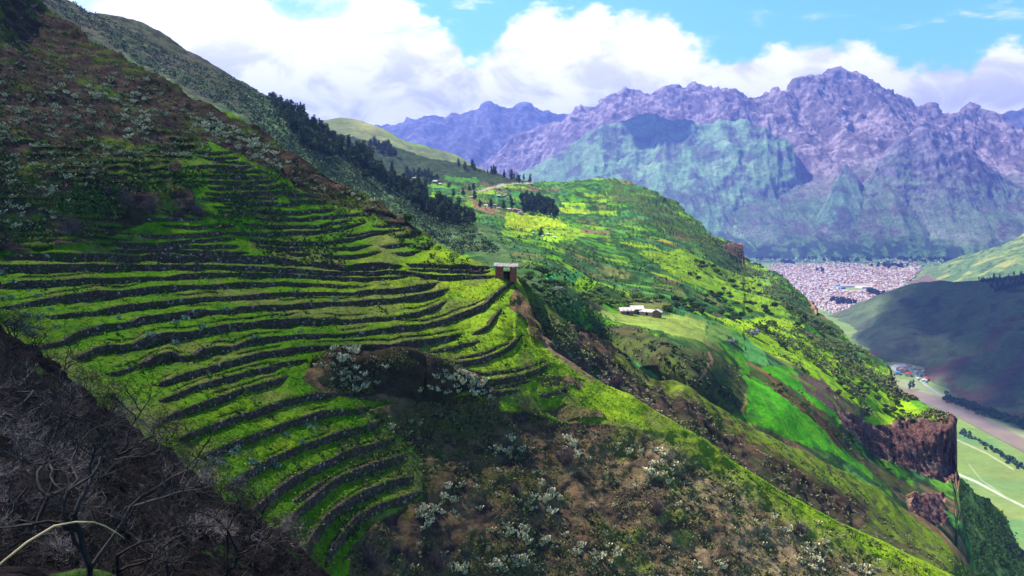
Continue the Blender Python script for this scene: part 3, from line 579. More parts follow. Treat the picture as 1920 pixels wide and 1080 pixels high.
# ---------------------------------------------------------------- hills across the river
def hillcol(base, alt, rock, s1, s2, seed):
    def f(PX, PY, V, N):
        n = fbm(V, s1, 5, seed, .6); n2 = fbm(V*np.array([1, 1, .5]), s2, 5, seed+1, .6); c = lerp(base, alt, sstep(n, .4, .62)); return lerp(c, rock, .8*sstep(n2, .55, .64))
    return f
def colD(PX, PY, V, N):
    c = hillcol([.075, .105, .05], [.105, .14, .065], [.06, .065, .05], 160, 50, 101)(PX, PY, V, N); n = fbm(V*np.array([1, 1, .5]), 70, 4, 102, .6)
    for ln, wd in (([(1900,600),(1860,640),(1800,690),(1740,715)], 16), ([(1990,640),(1900,700),(1850,740),(1790,752)], 18), ([(1640,672),(1700,690)], 8), ([(1740,700),(1770,700),(1790,730)], 16), ([(1800,745),(1900,780),(1990,800)], 9)):
        c = lerp(c, [.13, .07, .055], .6*sstep(line_d(PX, PY, ln)+(n-.5)*46, wd, wd*.35))
    w_ = poly_in(PX+(n-.5)*40, PY, [(1820,530),(1900,515),(2000,500),(2000,560),(1900,550)]); return np.where(w_[..., None], lerp(c, [.03, .05, .02], .8*sstep(n, .42, .52)), c)
def dispD(PX, PY, V, N):
    sp2 = fbm(np.stack([V[..., 0]*.9+V[..., 1]*.45, V[..., 1]*.25, V[..., 2]*.4], -1), 170, 4, 103, .5, True)-.45; return -sp2*60+(fbm(V, 40, 4, 104)-.5)*14
Ds = Sheet('hill_across_river', 1555, 2150, 2.5, [(1555,598),(1575,587),(1600,574),(1640,558),(1700,541),(1760,531),(1800,527),(1850,521),(1920,507),(2000,492),(2150,470)], [(1555,640),(1590,690),(1640,700),(1700,702),(1735,716),(1750,745),(1770,775),(1920,830),(2150,900)], 2.5,
     tps([(1560,595,2960),(1600,574,2900),(1700,541,2750),(1800,527,2650),(1920,507,2550),(2000,492,2500),(1590,630,2560),(1640,678,2124),(1700,684,2082),(1735,701,1972),(1748,725,1834),(1765,745,1734),(1920,796,1510),(2000,820,1430),(1760,780,1700),(1920,850,1480),(1640,700,2110),(1700,702,2070),(1750,640,2220),(1900,640,1950),(2150,880,1300),(2150,470,2500)]),
     terrain_mat('dry_hill_grass', 30, 7, .6, .7, 4), colD, dispD, back=(900, 12, .5))
def colC(PX, PY, V, N):
    n = fbm(V, 90, 4, 111, .6); n2 = fbm(V*np.array([1, 1, 3.]), 35, 4, 112, .6); c = lerp([.09, .16, .06], [.16, .23, .07], sstep(n, .4, .6)); c = lerp(c, [.05, .08, .04], .8*sstep(n2, .55, .62))
    c = lerp(c, [.30, .30, .08], .8*sstep(n, .60, .64)); r = poly_in(PX+(n-.5)*20, PY+(n2-.5)*10, [(1705,520),(1740,512),(1770,530),(1740,545),(1705,540)]); return np.where(r[..., None], lerp([.12, .08, .07], [.2, .14, .12], n2), c)
Cs = Sheet('terraced_hill', 1695, 2150, 2.5, [(1695,532),(1720,522),(1735,511),(1800,484),(1860,462),(1920,436),(2000,405),(2150,360)], 600, 2.5,
     tps([(1700,530,4200),(1735,511,4350),(1800,484,4300),(1920,436,4200),(2150,360,4200),(1720,545,3780),(1800,540,3500),(1920,520,3200),(2150,520,3000),(1750,600,3000),(2000,600,2800)]), terrain_mat('far_fields', 45, 12, .5, .6, 5), colC,
     lambda a, b, V, N: (fbm(V, 200, 4, 113)-.5)*50, back=(900, 10, .5))
# ---------------------------------------------------------------- big mountains
def mt_disp(a1, s1, a2, s2, a3, s3, seed, z0=300., z1=900., lowk=.38):
    def f(PX, PY, V, N):
        hk = lowk+(1-lowk)*sstep(V[..., 2]+600*(fbm(V, 700., 3, seed+40)-.5), z0, z1)
        wq = V+(np.stack([fbm(V, s1*1.3, 3, seed+k) for k in (20, 21, 22)], -1)-.5)*s1*.45; r = fbm(wq*np.array([1, .25, .22]), s1*.62, 7, seed, .55, True)-.4; r2 = fbm(wq*np.array([1, .45, .6]), s2, 6, seed+9, .62, True)-.4; n = fbm(V, s3, 4, seed+3)-.5; return r*a1*(.55+.45*hk)+(r2*a2+n*a3)*hk
    return f
def mt_col(green, green2, rock, rock2, seed, zlo, zhi, slope_k=.6):
    def f(PX, PY, V, N):
        n = fbm(V, 420, 5, seed, .6); n2 = fbm(V*np.array([1, 1, .5]), 110, 5, seed+1, .62); fine = fbm(V, 45, 3, seed+2)
        st = np.clip(1-N[..., 2], 0, 1); k = sstep(V[..., 2]+500*(n-.5), zlo, zhi); rk = np.clip(sstep(st+.45*(n2-.5), slope_k-.1, slope_k+.1)+k, 0, 1); drk = sstep(.6*n2+.4*fbm(V*np.array([1, 1, .8]), 200, 5, seed+7, .65), .50, .58)
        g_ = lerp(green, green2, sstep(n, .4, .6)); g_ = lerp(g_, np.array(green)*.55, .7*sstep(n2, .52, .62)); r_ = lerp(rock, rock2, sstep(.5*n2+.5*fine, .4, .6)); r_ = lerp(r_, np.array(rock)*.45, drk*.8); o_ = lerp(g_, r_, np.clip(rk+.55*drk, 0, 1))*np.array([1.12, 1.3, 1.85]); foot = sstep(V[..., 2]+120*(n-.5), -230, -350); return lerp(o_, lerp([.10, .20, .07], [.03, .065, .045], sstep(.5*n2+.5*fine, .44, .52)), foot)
    return f
M_M = terrain_mat('mountain_rock', 70, 16, .95, 1., 26)
ridgeB = [(840,350),(860,340),(900,300),(940,276),(985,250),(1021,228),(1050,228),(1083,217),(1119,205),(1137,197),(1156,181),(1188,177),(1203,185),(1240,190),(1250,179),(1272,181),(1291,172),(1301,163),(1320,163),(1349,172),(1371,172),(1390,164),(1413,168),(1436,162),(1446,168),(1455,158),(1462,168),(1474,167),(1494,151),(1520,143),(1545,151),(1553,150),(1565,145),(1581,146),(1610,151),(1629,159),(1649,172),(1671,181),(1694,178),(1704,182),(1710,192),(1746,194),(1762,204),(1784,209),(1804,210),(1807,196),(1826,191),(1828,204),(1849,207),(1868,217),(1881,230),(1920,246),(2000,262),(2100,290)]
ridgeB = [(x, y+9) for x, y in ridgeB]
Bs = Sheet('rocky_mountain', 840, 2100, 1.9, ridgeB, 500, 1.6, tps([(840,350,8700),(1021,228,9200),(1188,177,9100),(1320,163,8900),(1520,143,8700),(1700,190,8600),(1920,246,8300),(2100,290,8000),(1000,340,8600),(1100,330,7600),(1300,300,7500),(1500,300,7300),(1700,300,7200),(1920,350,6800),(1200,480,6350),(1500,500,6000),(1800,500,6000),(2100,500,5700),(1000,480,6800)]),
     M_M, mt_col([.10,.14,.055],[.15,.17,.08],[.15,.10,.085],[.36,.24,.19], 121, -60, 420, .50), mt_disp(330, 2300, 130, 260, 50, 70, 122, 100, 650, .28), back=(2200, 12, .6))
B2a = Sheet('green_shoulder', 930, 1480, 2.4, [(930,365),(960,345),(977,332),(1046,292),(1101,252),(1156,234),(1210,217),(1240,226),(1283,222),(1312,238),(1350,268),(1400,310),(1480,380)], 500, 2.2, tps([(930,365,7700),(1101,252,7800),(1210,217,7900),(1312,238,7700),(1480,380,7300),(930,480,6600),(1200,400,6900),(1200,500,6200),(1480,500,6200)]),
     M_M, mt_col([.14,.21,.07],[.19,.27,.09],[.12,.09,.09],[.24,.18,.16], 131, 700, 1200, .62), mt_disp(120, 900, 45, 160, 16, 60, 132, -200, 800, .5), back=(1200, 10, .5))
B2b = Sheet('green_mountainside', 990, 1620, 2.4, [(990,360),(1080,335),(1174,297),(1247,257),(1320,233),(1374,225),(1406,226),(1445,243),(1481,265),(1500,314),(1526,378),(1545,420),(1620,500)], 500, 2.2, tps([(990,360,7300),(1174,297,7400),(1374,225,7500),(1481,265,7200),(1526,378,6900),(1620,500,6150),(1100,480,6300),(1300,400,6600),(1300,500,6050),(1500,480,6150)]),
     M_M, mt_col([.14,.23,.08],[.20,.28,.10],[.13,.10,.10],[.26,.20,.17], 141, 900, 1400, .60), mt_disp(150, 900, 55, 170, 18, 60, 142, -300, 500, .6), back=(1200, 10, .5))
B4 = Sheet('small_peak', 1480, 1680, 2.4, [(1480,480),(1526,420),(1552,378),(1584,307),(1607,332),(1626,394),(1680,480)], 500, 2.2, tps([(1480,480,6350),(1584,307,6900),(1680,480,6300),(1584,400,6500),(1584,500,6100)]),
     M_M, mt_col([.12,.19,.08],[.17,.23,.10],[.13,.10,.10],[.24,.18,.16], 151, 100, 500, .52), mt_disp(80, 350, 60, 120, 20, 60, 152), back=(1000, 8, .5))
B3 = Sheet('pyramid_peak', 1560, 2120, 2.4, [(1560,480),(1600,440),(1623,342),(1655,302),(1687,268),(1715,256),(1736,249),(1760,262),(1784,278),(1849,314),(1920,359),(2000,395),(2120,430)], 510, 2.2, tps([(1560,480,6350),(1655,302,6900),(1736,249,7000),(1849,314,6800),(1920,359,6700),(2120,430,6300),(1650,480,6200),(1750,400,6450),(1750,500,5950),(2000,500,5800)]),
     M_M, mt_col([.14,.17,.08],[.19,.19,.10],[.14,.10,.10],[.28,.21,.18], 161, 50, 600, .52), mt_disp(120, 800, 60, 160, 22, 60, 162, -300, 500, .6), back=(1200, 10, .5))
As = Sheet('far_mountains', 640, 2150, 3, [(640,262),(700,242),(745,236),(790,222),(840,212),(870,208),(905,206),(915,200),(925,203),(960,206),(985,205),(1010,212),(1040,215),(1080,222),(1150,235),(1300,240),(1750,240),(1870,214),(1920,206),(2000,200),(2150,190)], 420, 2.6,
     tps([(640,262,11200),(915,200,11200),(1080,222,11400),(2000,200,11000),(700,340,9600),(900,340,9300),(1300,400,9300),(2000,400,9300),(1500,240,11300)]), M_M, mt_col([.06,.08,.05],[.08,.10,.06],[.07,.06,.06],[.17,.14,.14], 171, -100, 600, .45), mt_disp(190, 1200, 110, 330, 50, 120, 172, -2000, -1000), back=(1000, 8, .6))  # darkened colours stand in for shade over the far mountains
# ---------------------------------------------------------------- shrubby bluff, lower right
def colN(PX, PY, V, N):
    n = fbm(V, 14, 5, 181, .6); n2 = fbm(V, 5, 4, 182, .6); c = lerp([.12, .15, .03], [.38, .42, .09], sstep(n2, .35, .6)); c = lerp(c, [.03, .045, .015], .7*sstep(n, .52, .62))  # shrub colours brightened to stand in for sunlight on the bluff
    r = poly_in(PX+(n-.5)*20, PY, [(1855,965),(1890,985),(1920,1040),(1900,1060),(1865,1010)]); return np.where(r[..., None], lerp([.1, .06, .05], [.25, .15, .12], n2), c)
Ns = Sheet('shrubby_bluff', 1690, 2000, 2.2, [(1690,860),(1750,872),(1790,888),(1812,905),(1835,927),(1855,945),(1872,962),(1893,990),(1905,1015),(1925,1048),(1960,1090),(2000,1130)], 1250, 2.2, tps([(1690,860,395),(1790,888,420),(1835,927,440),(1905,1015,440),(2000,1130,430),(1760,1000,350),(1850,1080,350),(1900,1240,330),(1700,1200,300)]),
     terrain_mat('bluff_shrubs', 3, 1., 1., 1, 1.5), colN, lambda a, b, V, N: (fbm(V, 22, 4, 183)-.5)*14+(fbm(V, 4, 3, 184)-.5)*4, back=(260, 12, 1.0))
# ---------------------------------------------------------------- near slope under the dead bushes, lower left
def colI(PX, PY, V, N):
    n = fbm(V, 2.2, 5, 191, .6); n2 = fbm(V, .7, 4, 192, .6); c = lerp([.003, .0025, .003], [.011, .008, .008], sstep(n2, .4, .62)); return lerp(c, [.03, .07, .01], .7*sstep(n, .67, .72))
ridgeI = [(-200,520),(-60,585),(0,612),(60,648),(100,680),(150,722),(200,765),(260,805),(320,850),(365,895),(420,935),(480,965),(540,1010),(600,1068),(660,1120),(760,1200)]
ID = tps([(-200,520,40),(0,612,38),(150,722,35),(260,805,33),(365,895,31),(480,965,30),(600,1068,29),(760,1200,28),(0,800,22),(0,1080,11),(200,1080,14),(400,1080,21),(-200,1080,9),(200,900,23),(0,1250,8),(400,1250,13),(700,1300,20)])
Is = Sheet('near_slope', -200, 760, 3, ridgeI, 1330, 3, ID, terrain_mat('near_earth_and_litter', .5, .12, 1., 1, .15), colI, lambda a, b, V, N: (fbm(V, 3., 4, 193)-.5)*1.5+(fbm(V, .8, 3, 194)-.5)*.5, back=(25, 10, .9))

# ================================================================ OBJECTS
def ordinal(n): return ['first', 'second', 'third', 'fourth', 'fifth', 'sixth', 'seventh', 'eighth', 'ninth', 'tenth', 'eleventh', 'twelfth', 'thirteenth', 'fourteenth', 'fifteenth', 'sixteenth', 'seventeenth', 'eighteenth', 'nineteenth', 'twentieth'][n]
# ---- dry stone terrace walls
m, t, b = bsdf_mat('dry_stone', .95, .1); g = nn(t, 'ShaderNodeNewGeometry').outputs['Position']
vo = nn(t, 'ShaderNodeTexVoronoi'); vo.inputs['Scale'].default_value = 3.4; t.links.new(g, vo.inputs['Vector'])
vb = nn(t, 'ShaderNodeSeparateColor'); t.links.new(vo.outputs['Color'], vb.inputs[0])
c = mixc(t, mrange(t, vb.outputs[0], .55, 1.), (.055, .038, .030, 1), (.13, .095, .075, 1)); c = mixc(t, mrange(t, vb.outputs[1], .955, .98), c, (.26, .23, .20, 1))
c = mixc(t, mrange(t, noise(t, g, .8, 4), .52, .64), c, (.035, .055, .010, 1)); t.links.new(c, b.inputs['Base Color'])
bp = nn(t, 'ShaderNodeBump'); bp.inputs['Distance'].default_value = .25; bp.inputs['Strength'].default_value = 1; t.links.new(mth(t, 'SUBTRACT', 1., vo.outputs['Distance']), bp.inputs['Height']); t.links.new(bp.outputs[0], b.inputs['Normal'])
M_STONE = m
WLAB = {0: 'long dry stone wall along the upper side of the worn footpath, left part', 1: 'humped dry stone wall above the footpath, mid hillside', 2: 'reddish dry stone wall just uphill and left of the adobe hut', 3: 'low dry stone wall ending at the foot of the adobe hut, under the reddish one',
 4: 'long dry stone wall directly below the footpath, reaching the hut', 5: 'dry stone wall one terrace under the wall that holds the footpath', 6: 'dry stone wall two terraces under the footpath, fading out mid slope', 7: 'dry stone wall three terraces under the footpath, with a short curved right end',
 8: 'dry stone wall four terraces under the footpath, its right end rounded', 9: 'dry stone wall five terraces under the footpath, rising at its right end', 10: 'longest curving dry stone wall, sweeping up to the ground below the hut', 11: 'dry stone wall bordering the reddish bank above the cactus mound',
 12: 'short steep dry stone wall climbing right of the longest curving wall', 13: 'small straight dry stone wall just above the cactus mound', 14: 'thick bent dry stone wall holding the bright grass terrace right of the cactus mound', 15: 'thin stone step set behind the thick bent wall on the bright terrace',
 16: 'thin upper stone edge of the lowest bright terrace on the spur', 17: 'thick curved dry stone wall, lowest of the bright terraces on the spur', 18: 'faint narrow stone edge below the thick curved wall of the spur', 19: 'stubby stone wall beside the purple bare shrub', 20: 'short isolated stone wall right of the purple bare shrub',
 21: 'dry stone wall left of the cactus mound, uppermost of those under the reddish bank', 22: 'tiny stone wall touching the left edge of the cactus mound', 23: 'dry stone wall running into the middle of the cactus mound from the left', 24: 'dry stone wall meeting the lower left corner of the cactus mound', 25: 'dry stone wall passing just under the cactus mound',
 26: 'sixth dry stone wall up from the bottom terrace of the bowl', 27: 'fifth dry stone wall up from the bottom terrace of the bowl', 28: 'tall dark dry stone wall, third of the tightly curved ones from the bottom', 29: 'thin broken stone edge between two tightly curved walls of the bowl', 30: 'tall tightly curved dry stone wall, second from the bottom', 31: 'bottom tightly curved dry stone wall beside the brown cactus slope'}
for k, (wx, wt, wb) in enumerate(WA):
    D_ = HD0(wx, (wt+wb)/2); Tt = pt(wx, wt, D_); Bt = pt(wx, wb, D_); n_ = len(wx)
    if n_ < 4: continue
    tg = np.gradient(Tt, axis=0)[:, :2]; tg /= np.linalg.norm(tg, axis=1)[:, None]+1e-9
    ow = np.stack([tg[:, 1], -tg[:, 0]], 1); ow *= np.sign(-(ow*Tt[:, :2]).sum(1))[:, None]
    ow = np.concatenate([ow, np.zeros((n_, 1))], 1); rows = []
    jit = lambda a, s: (fbm(np.stack([wx*.4, wx*0+a, wx*0+k], -1), 1.1, 2, s)-.5)
    rows.append(Tt-ow*.55+[0, 0, -.5]); rows.append(Tt-ow*.5+[0, 0, .02]); rows.append(Tt+ow*.08+[0, 0, .05]+jit(1, 5)[:, None]*[0, 0, .22])
    for q in range(1, 5): rows.append(Tt+(Bt-Tt)*q/4.+ow*(.12+.07*q/4+.16*jit(q*3., 6)[:, None]))
    rows.append(Bt+ow*.2+[0, 0, -.5]); Vw = np.stack(rows); nr_, nc_ = Vw.shape[:2]
    i = np.arange(nr_-1)[:, None]*nc_; j = np.arange(nc_-1)[None]; Fq = np.stack([i+j, i+nc_+j, i+nc_+j+1, i+j+1], -1).reshape(-1, 4)
    caps = [[q*nc_ for q in (0, 1, 2, 3)], [3*nc_, 5*nc_, 7*nc_, 0], [q*nc_+nc_-1 for q in (3, 2, 1, 0)], [nc_-1, 7*nc_+nc_-1, 5*nc_+nc_-1, 3*nc_+nc_-1]]
    me = mesh_np('terrace_wall', Vw.reshape(-1, 3), np.concatenate([Fq, caps]), M_STONE, smooth=False); o = link('terrace_wall', me)
    if k < NMAIN: tag(o, WLAB[k], 'wall', 'dry stone terrace walls')
    else: tag(o, 'low broken stone terrace edge on the upper slope above the footpath', 'wall', 'low terrace edges on the upper slope')
# ---- foliage builders
def quads(cent, size, seed, flat=0., stretch=1.):
    r = np.random.RandomState(seed); n = len(cent); a = r.normal(size=(n, 3)); a[:, 2] *= (1-flat); a /= np.linalg.norm(a, axis=1)[:, None]; b_ = r.normal(size=(n, 3)); b_ -= (b_*a).sum(1)[:, None]*a; b_ /= np.linalg.norm(b_, axis=1)[:, None]
    sz = (size*(.6+.8*r.rand(n)))[:, None]; V = np.stack([cent-a*sz*stretch-b_*sz*.5, cent+b_*sz*.2-a*sz*.3+b_*sz*.5, cent+a*sz*stretch+b_*sz*.4, cent-b_*sz*.7+a*sz*.2], 1).reshape(-1, 3); return V, np.arange(n*4).reshape(-1, 4)
def crown_pts(blobs, n, seed, shell=.55):
    r = np.random.RandomState(seed); out_ = []; w_ = np.array([b_[3]*b_[4]*b_[5] for b_ in blobs])**.66; w_ /= w_.sum()
    for b_, ww in zip(blobs, w_):
        m_ = max(3, int(n*ww)); d = r.normal(size=(m_, 3)); d /= np.linalg.norm(d, axis=1)[:, None]; rad = (shell+(1-shell)*r.rand(m_)**.6)[:, None]*(.82+.3*r.rand(m_))[:, None]
        out_.append(np.array(b_[:3])+d*rad*np.array(b_[3:6]))
    return np.concatenate(out_)
L_EUC = leafy('eucalyptus_leaves', (.014, .036, .014), (.06, .095, .035), .35); L_BUSH = leafy('bush_leaves', (.018, .045, .010), (.075, .12, .022), .5); L_PALE = leafy('pale_bush_leaves', (.16, .18, .14), (.34, .36, .30), .6)
L_LIGHT = leafy('light_bush_leaves', (.07, .13, .02), (.22, .30, .05), .6); BARK = plain('bark', (.10, .075, .06), .95, .4, 3.)
def tree_parts(tmesh, cmesh, name, label, cat, group):
    o = link(name, None); tag(o, label, cat, group); a = link('trunk', tmesh, o); c_ = link('crown', cmesh, o); return o
def trunk_mesh(h, r0, limbs, seed):
    r = random.Random(seed); g_ = Geo(); p = [(0, 0, -.6)]
    for i in range(1, 7): p.append((p[-1][0]+r.uniform(-.12, .12), p[-1][1]+r.uniform(-.12, .12), h*i/6.))
    g_.tube(p, np.linspace(r0, r0*.2, 7), 6)
    for i in range(limbs):
        z = h*r.uniform(.35, .85); a = r.uniform(0, 6.28); l = h*r.uniform(.12, .25); s_ = np.array([0, 0, z])
        g_.tube([s_, s_+[math.cos(a)*l*.5, math.sin(a)*l*.5, l*.35], s_+[math.cos(a)*l, math.sin(a)*l, l*.9]], [r0*.4, r0*.25, r0*.08], 4)
    return g_.mesh('trunk', [BARK], True)
def leaf_mesh(blobs, n, size, seed, mat, shell=.5, stretch=1.):
    V, Fq = quads(crown_pts(blobs, n, seed, shell), size, seed+1, 0, stretch); return mesh_np('crown', V, Fq, mat, smooth=False)
EUC = []
for s_ in range(6):
    r = random.Random(s_+50); h = 1.; bl = []; slim = [.8, .62, 1., .7, 1.15, .9][s_]
    for i in range(9):
        z = .22+.75*i/8.; w_ = .23*slim*(1-abs(z-.45)**1.5*1.1)*r.uniform(.7, 1.25); bl.append((r.uniform(-.07, .07), r.uniform(-.07, .07), z, w_, w_, .11*r.uniform(.8, 1.3)))
    bl = [tuple(16*x for x in b_) for b_ in bl]; EUC.append((trunk_mesh(15.2, .28, 7, s_), leaf_mesh(bl, 900, .42, s_, L_EUC, .45, 1.3)))
TREE = []
for s_ in range(4):
    r = random.Random(s_+70); bl = [(r.uniform(-2.2, 2.2), r.uniform(-2.2, 2.2), r.uniform(4.2, 10), r.uniform(1.6, 3.), r.uniform(1.6, 3.), r.uniform(1.3, 2.3)) for _ in range(9)]
    TREE.append((trunk_mesh(9., .25, 7, s_+60), leaf_mesh(bl, 850, .42, s_+60, L_EUC, .4)))
BUSH = []
for s_ in range(6):
    r = random.Random(s_+90); bl = [(r.uniform(-.55, .55)*2, r.uniform(-.55, .55)*2, r.uniform(.7, 1.25)*1.4, r.uniform(.5, .9)*1.5, r.uniform(.5, .9)*1.5, r.uniform(.5, .8)*1.2) for _ in range(6)]
    BUSH.append((trunk_mesh(1.9, .13, 5, s_+30), leaf_mesh(bl, 650, .22, s_+30, L_BUSH, .5)))
def retex(lst, mat, n=2):
    out_ = []
    for a, b_ in lst[:n]:
        c_ = b_.copy(); c_.materials.clear(); c_.materials.append(mat); out_.append((a, c_))
    return out_
BUSHP = retex(BUSH, L_PALE); BUSHL = retex(BUSH, L_LIGHT, 4)
def put(proto, pos, s, name, label, cat, group, tall=1., parts=True):
    if parts:
        o = link(name, None); link('trunk', proto[0], o); link('crown', proto[1], o)
    else: o = link(name, proto)
    o.location = pos; o.rotation_euler = (0, 0, random.uniform(0, 6.28)); o.scale = (s, s, s*tall); tag(o, label, cat, group); return o
def rand_in(poly, n, r, mind=0.):
    P_ = np.array(poly); lo, hi = P_.min(0), P_.max(0); out_ = []; k = 0
    while len(out_) < n and k < n*60:
        k += 1; q = lo+(hi-lo)*r.rand(2)
        if poly_in(q[0:1], q[1:2], poly)[0] and all((q[0]-o_[0])**2+(q[1]-o_[1])**2 > mind*mind for o_ in out_[-200:]): out_.append(q)
    return sorted(out_, key=lambda q: q[1])
rr = np.random.RandomState(3)
for poly, n, sheet, smin, smax, lab, grp in [
  ([(505,184),(540,204),(590,236),(640,268),(650,300),(600,296),(550,262),(515,215)], 160, Gs, .35, .68, 'dark tall eucalyptus in the wood on the crest of the left ridge', 'eucalyptus wood on the ridge crest'),
  ([(650,282),(690,296),(722,330),(712,350),(690,345),(662,330)], 46, Gs, .55, .95, 'very dark tall eucalyptus in the dense clump below the ridge crest', 'dense dark eucalyptus clump'),
  ([(715,312),(760,345),(820,382),(890,414),(884,428),(820,412),(770,385),(720,352)], 135, Gs, .35, .66, 'dark eucalyptus in the long belt running down the ridge towards the village', 'eucalyptus belt down the ridge'),
  ([(690,268),(728,276),(750,300),(700,290)], 26, Fs, .7, 1.1, 'dark tree of the grove below the pale grassy hill', 'grove under the pale hill'),
  ([(745,322),(800,326),(822,342),(800,350),(760,340)], 34, Fs, .5, .8, 'dark tree of the grove beside the upper hamlet', 'grove beside the upper hamlet'),
  ([(975,380),(990,374),(1030,388),(1046,402),(1046,412),(1020,406),(980,398)], 60, Fs, .6, .9, 'dark conical tree of the plantation right of the village', 'plantation by the village')]:
    for q in rand_in(poly, n, rr, 3):
        if rr.rand() < .5: put(EUC[rr.randint(6)], sheet.at(*q), rr.uniform(smin, smax), 'eucalyptus_tree', lab, 'tree', grp, rr.uniform(.85, 1.1))
        else: put(TREE[rr.randint(4)], sheet.at(*q), rr.uniform(smin, smax)*1.05, 'broadleaf_tree', lab.replace('eucalyptus', 'spreading tree').replace('tall ', '').replace('conical ', 'rounded '), 'tree', grp, rr.uniform(.9, 1.2))
for i in range(26):
    x = rr.uniform(860, 1005); y = np.interp(x, [p[0] for p in ridgeF], [p[1] for p in ridgeF])+rr.uniform(1, 7); put(EUC[rr.randint(6)], Fs.at(x, y), rr.uniform(.35, .8), 'eucalyptus_tree', 'small dark tree standing along the skyline of the dark middle slope', 'tree', 'skyline trees of the middle slope', 1.1)
for x, y in [(842,355),(850,372),(881,362),(889,358),(920,390),(955,384),(960,388),(1002,385),(890,375),(1014,448),(868,370),(900,388),(945,396),(985,400)]:
    put(EUC[rr.randint(6)], Fs.at(x, y), rr.uniform(.5, .8), 'eucalyptus_tree', 'lone dark tree standing among the village houses', 'tree', 'trees among the village houses', .8)
GB = []
for poly, n, lab, grp, kind, smin, smax in [
  ([(1235,560),(1320,575),(1420,590),(1400,600),(1320,592),(1240,585)], 26, 'round dark green bush in the scrub right of the farmhouse', 'bushes right of the farmhouse', BUSH, .8, 1.5),
  ([(1105,545),(1190,560),(1230,570),(1160,578),(1085,570)], 30, 'pale yellow-green bush on the sunny bank behind the farmhouse', 'light bushes behind the farmhouse', BUSHL, .6, 1.2),
  ([(1000,500),(1060,530),(1090,565),(1130,580),(1020,560),(985,520)], 28, 'dark green bush in the damp hollow just beyond the hut', 'bushes in the hollow beyond the hut', BUSH, .5, 1.),
  ([(1300,480),(1400,510),(1500,580),(1560,630),(1500,620),(1380,560),(1290,510)], 36, 'dark bush on the steep bank of the far field edge', 'bushes along the far field edge', BUSH, .9, 1.7),
  ([(1330,545),(1460,590),(1450,600),(1380,580),(1310,560)], 18, 'dark bush beside the bright yellow-green field', 'bushes beside the bright field', BUSH, .8, 1.4),
  ([(1480,640),(1600,650),(1660,700),(1600,700),(1500,660)], 30, 'olive bush on the shoulder above the river bend', 'bushes on the shoulder above the river', BUSHL, .7, 1.3),
  ([(1540,700),(1620,720),(1750,790),(1700,800),(1620,770),(1540,730)], 26, 'dark bush near the edge of the red cliff', 'bushes near the red cliff edge', BUSH, .6, 1.2),
  ([(1280,655),(1340,690),(1390,740),(1330,750),(1250,690),(1200,640)], 30, 'small dark shrub in the brown gully under the farm fields', 'shrubs in the brown gully', BUSH, .35, .7),
  ([(1440,700),(1560,780),(1680,890),(1640,890),(1540,800),(1450,730)], 22, 'small dark shrub on the brown bank between two bright slopes', 'shrubs on the brown bank', BUSH, .4, .7)]:
    for q in rand_in(poly, n, rr, 5): put(kind[rr.randint(len(kind))], Fs.at(*q), rr.uniform(smin, smax), 'bush', lab, 'bush', grp, rr.uniform(.8, 1.2))
for x, y, s_, k_, lab in [(1045,548,1.1,0,'silvery round bush at the top left of the bright sunlit field'),(1190,552,1.3,0,'silvery bush above the farmhouse, near the hedge'),(1412,632,2.2,1,'pale silvery thicket above the light green field'),(765,400,1.,2,'dark round bush on the skyline of the terraced hill'),
   (1372,647,1.4,1,'grey leafless thicket at the corner of the maize field'),(1430,620,1.5,3,'dark bush left of a pair on the yellow field edge'),(1446,612,1.6,3,'dark bush at the right tip of the yellow field'),(1463,652,1.3,3,'lone dark bush in the pale green strip')]:
    if k_ == 2: put(BUSH[2], H.at(762, 420), .6, 'bush', lab, 'bush', None)
    else: put((BUSHP if k_ in (0, 1) else BUSH)[k_ % 2], Fs.at(x, y), s_, 'bush', lab, 'bush', None, .8)
# ---- scattered ground shrubs nobody could count
def scatter(name, sheet, polys, n, size, mat, seed, per=5, spread=.6, up=.3, test=None, label=None, stretch=1., flat=0.):
    r = np.random.RandomState(seed); out_ = []
    for poly, wgt in polys:
        P_ = np.array(poly, float); lo, hi = P_.min(0), P_.max(0); m_ = int(n*wgt*2.2); q = lo+(hi-lo)*r.rand(m_, 2); q = q[poly_in(q[:, 0], q[:, 1], poly)]
        V = sheet.at(q[:, 0], q[:, 1]); keep = np.ones(len(q), bool) if test is None else test(q[:, 0], q[:, 1], V); out_.append(V[keep])
    C_ = np.concatenate(out_); dist = np.linalg.norm(C_, axis=1); C_ = np.repeat(C_, per, 0); rep = r.normal(size=C_.shape)*spread*size*np.array([1, 1, .6]); C_ = C_+rep; C_[:, 2] += up*size
    V, Fq = quads(C_, size*.6, seed+1, flat, stretch); o = link(name, mesh_np(name, V, Fq, mat, smooth=False)); tag(o, label, None, None, 'stuff'); return o
nz = lambda s, sc_, lo: (lambda x, y, V: fbm(V, sc_, 3, s) > lo)
G_T = leafy('grass_tuft', (.08, .18, .006), (.22, .36, .01), 1.2); G_D = leafy('low_green_shrub', (.018, .05, .012), (.07, .13, .02), .6); G_O = leafy('olive_scrub', (.045, .06, .02), (.15, .17, .06), .5)
PH = [(-20,480),(900,500),(960,540),(1010,640),(1060,720),(1000,780),(800,760),(780,900),(600,1080),(360,880),(100,660),(-20,600)]
scatter('grass_tufts', H, [(PH, 1), ([(1000,640),(1280,800),(1776,1080),(1600,1080),(1250,830),(1010,760)], .5)], 9000, .15, G_T, 11, 5, .8, .3, lambda x, y, V: ~poly_in(x, y, brownB) & ~poly_in(x, y, brownC))
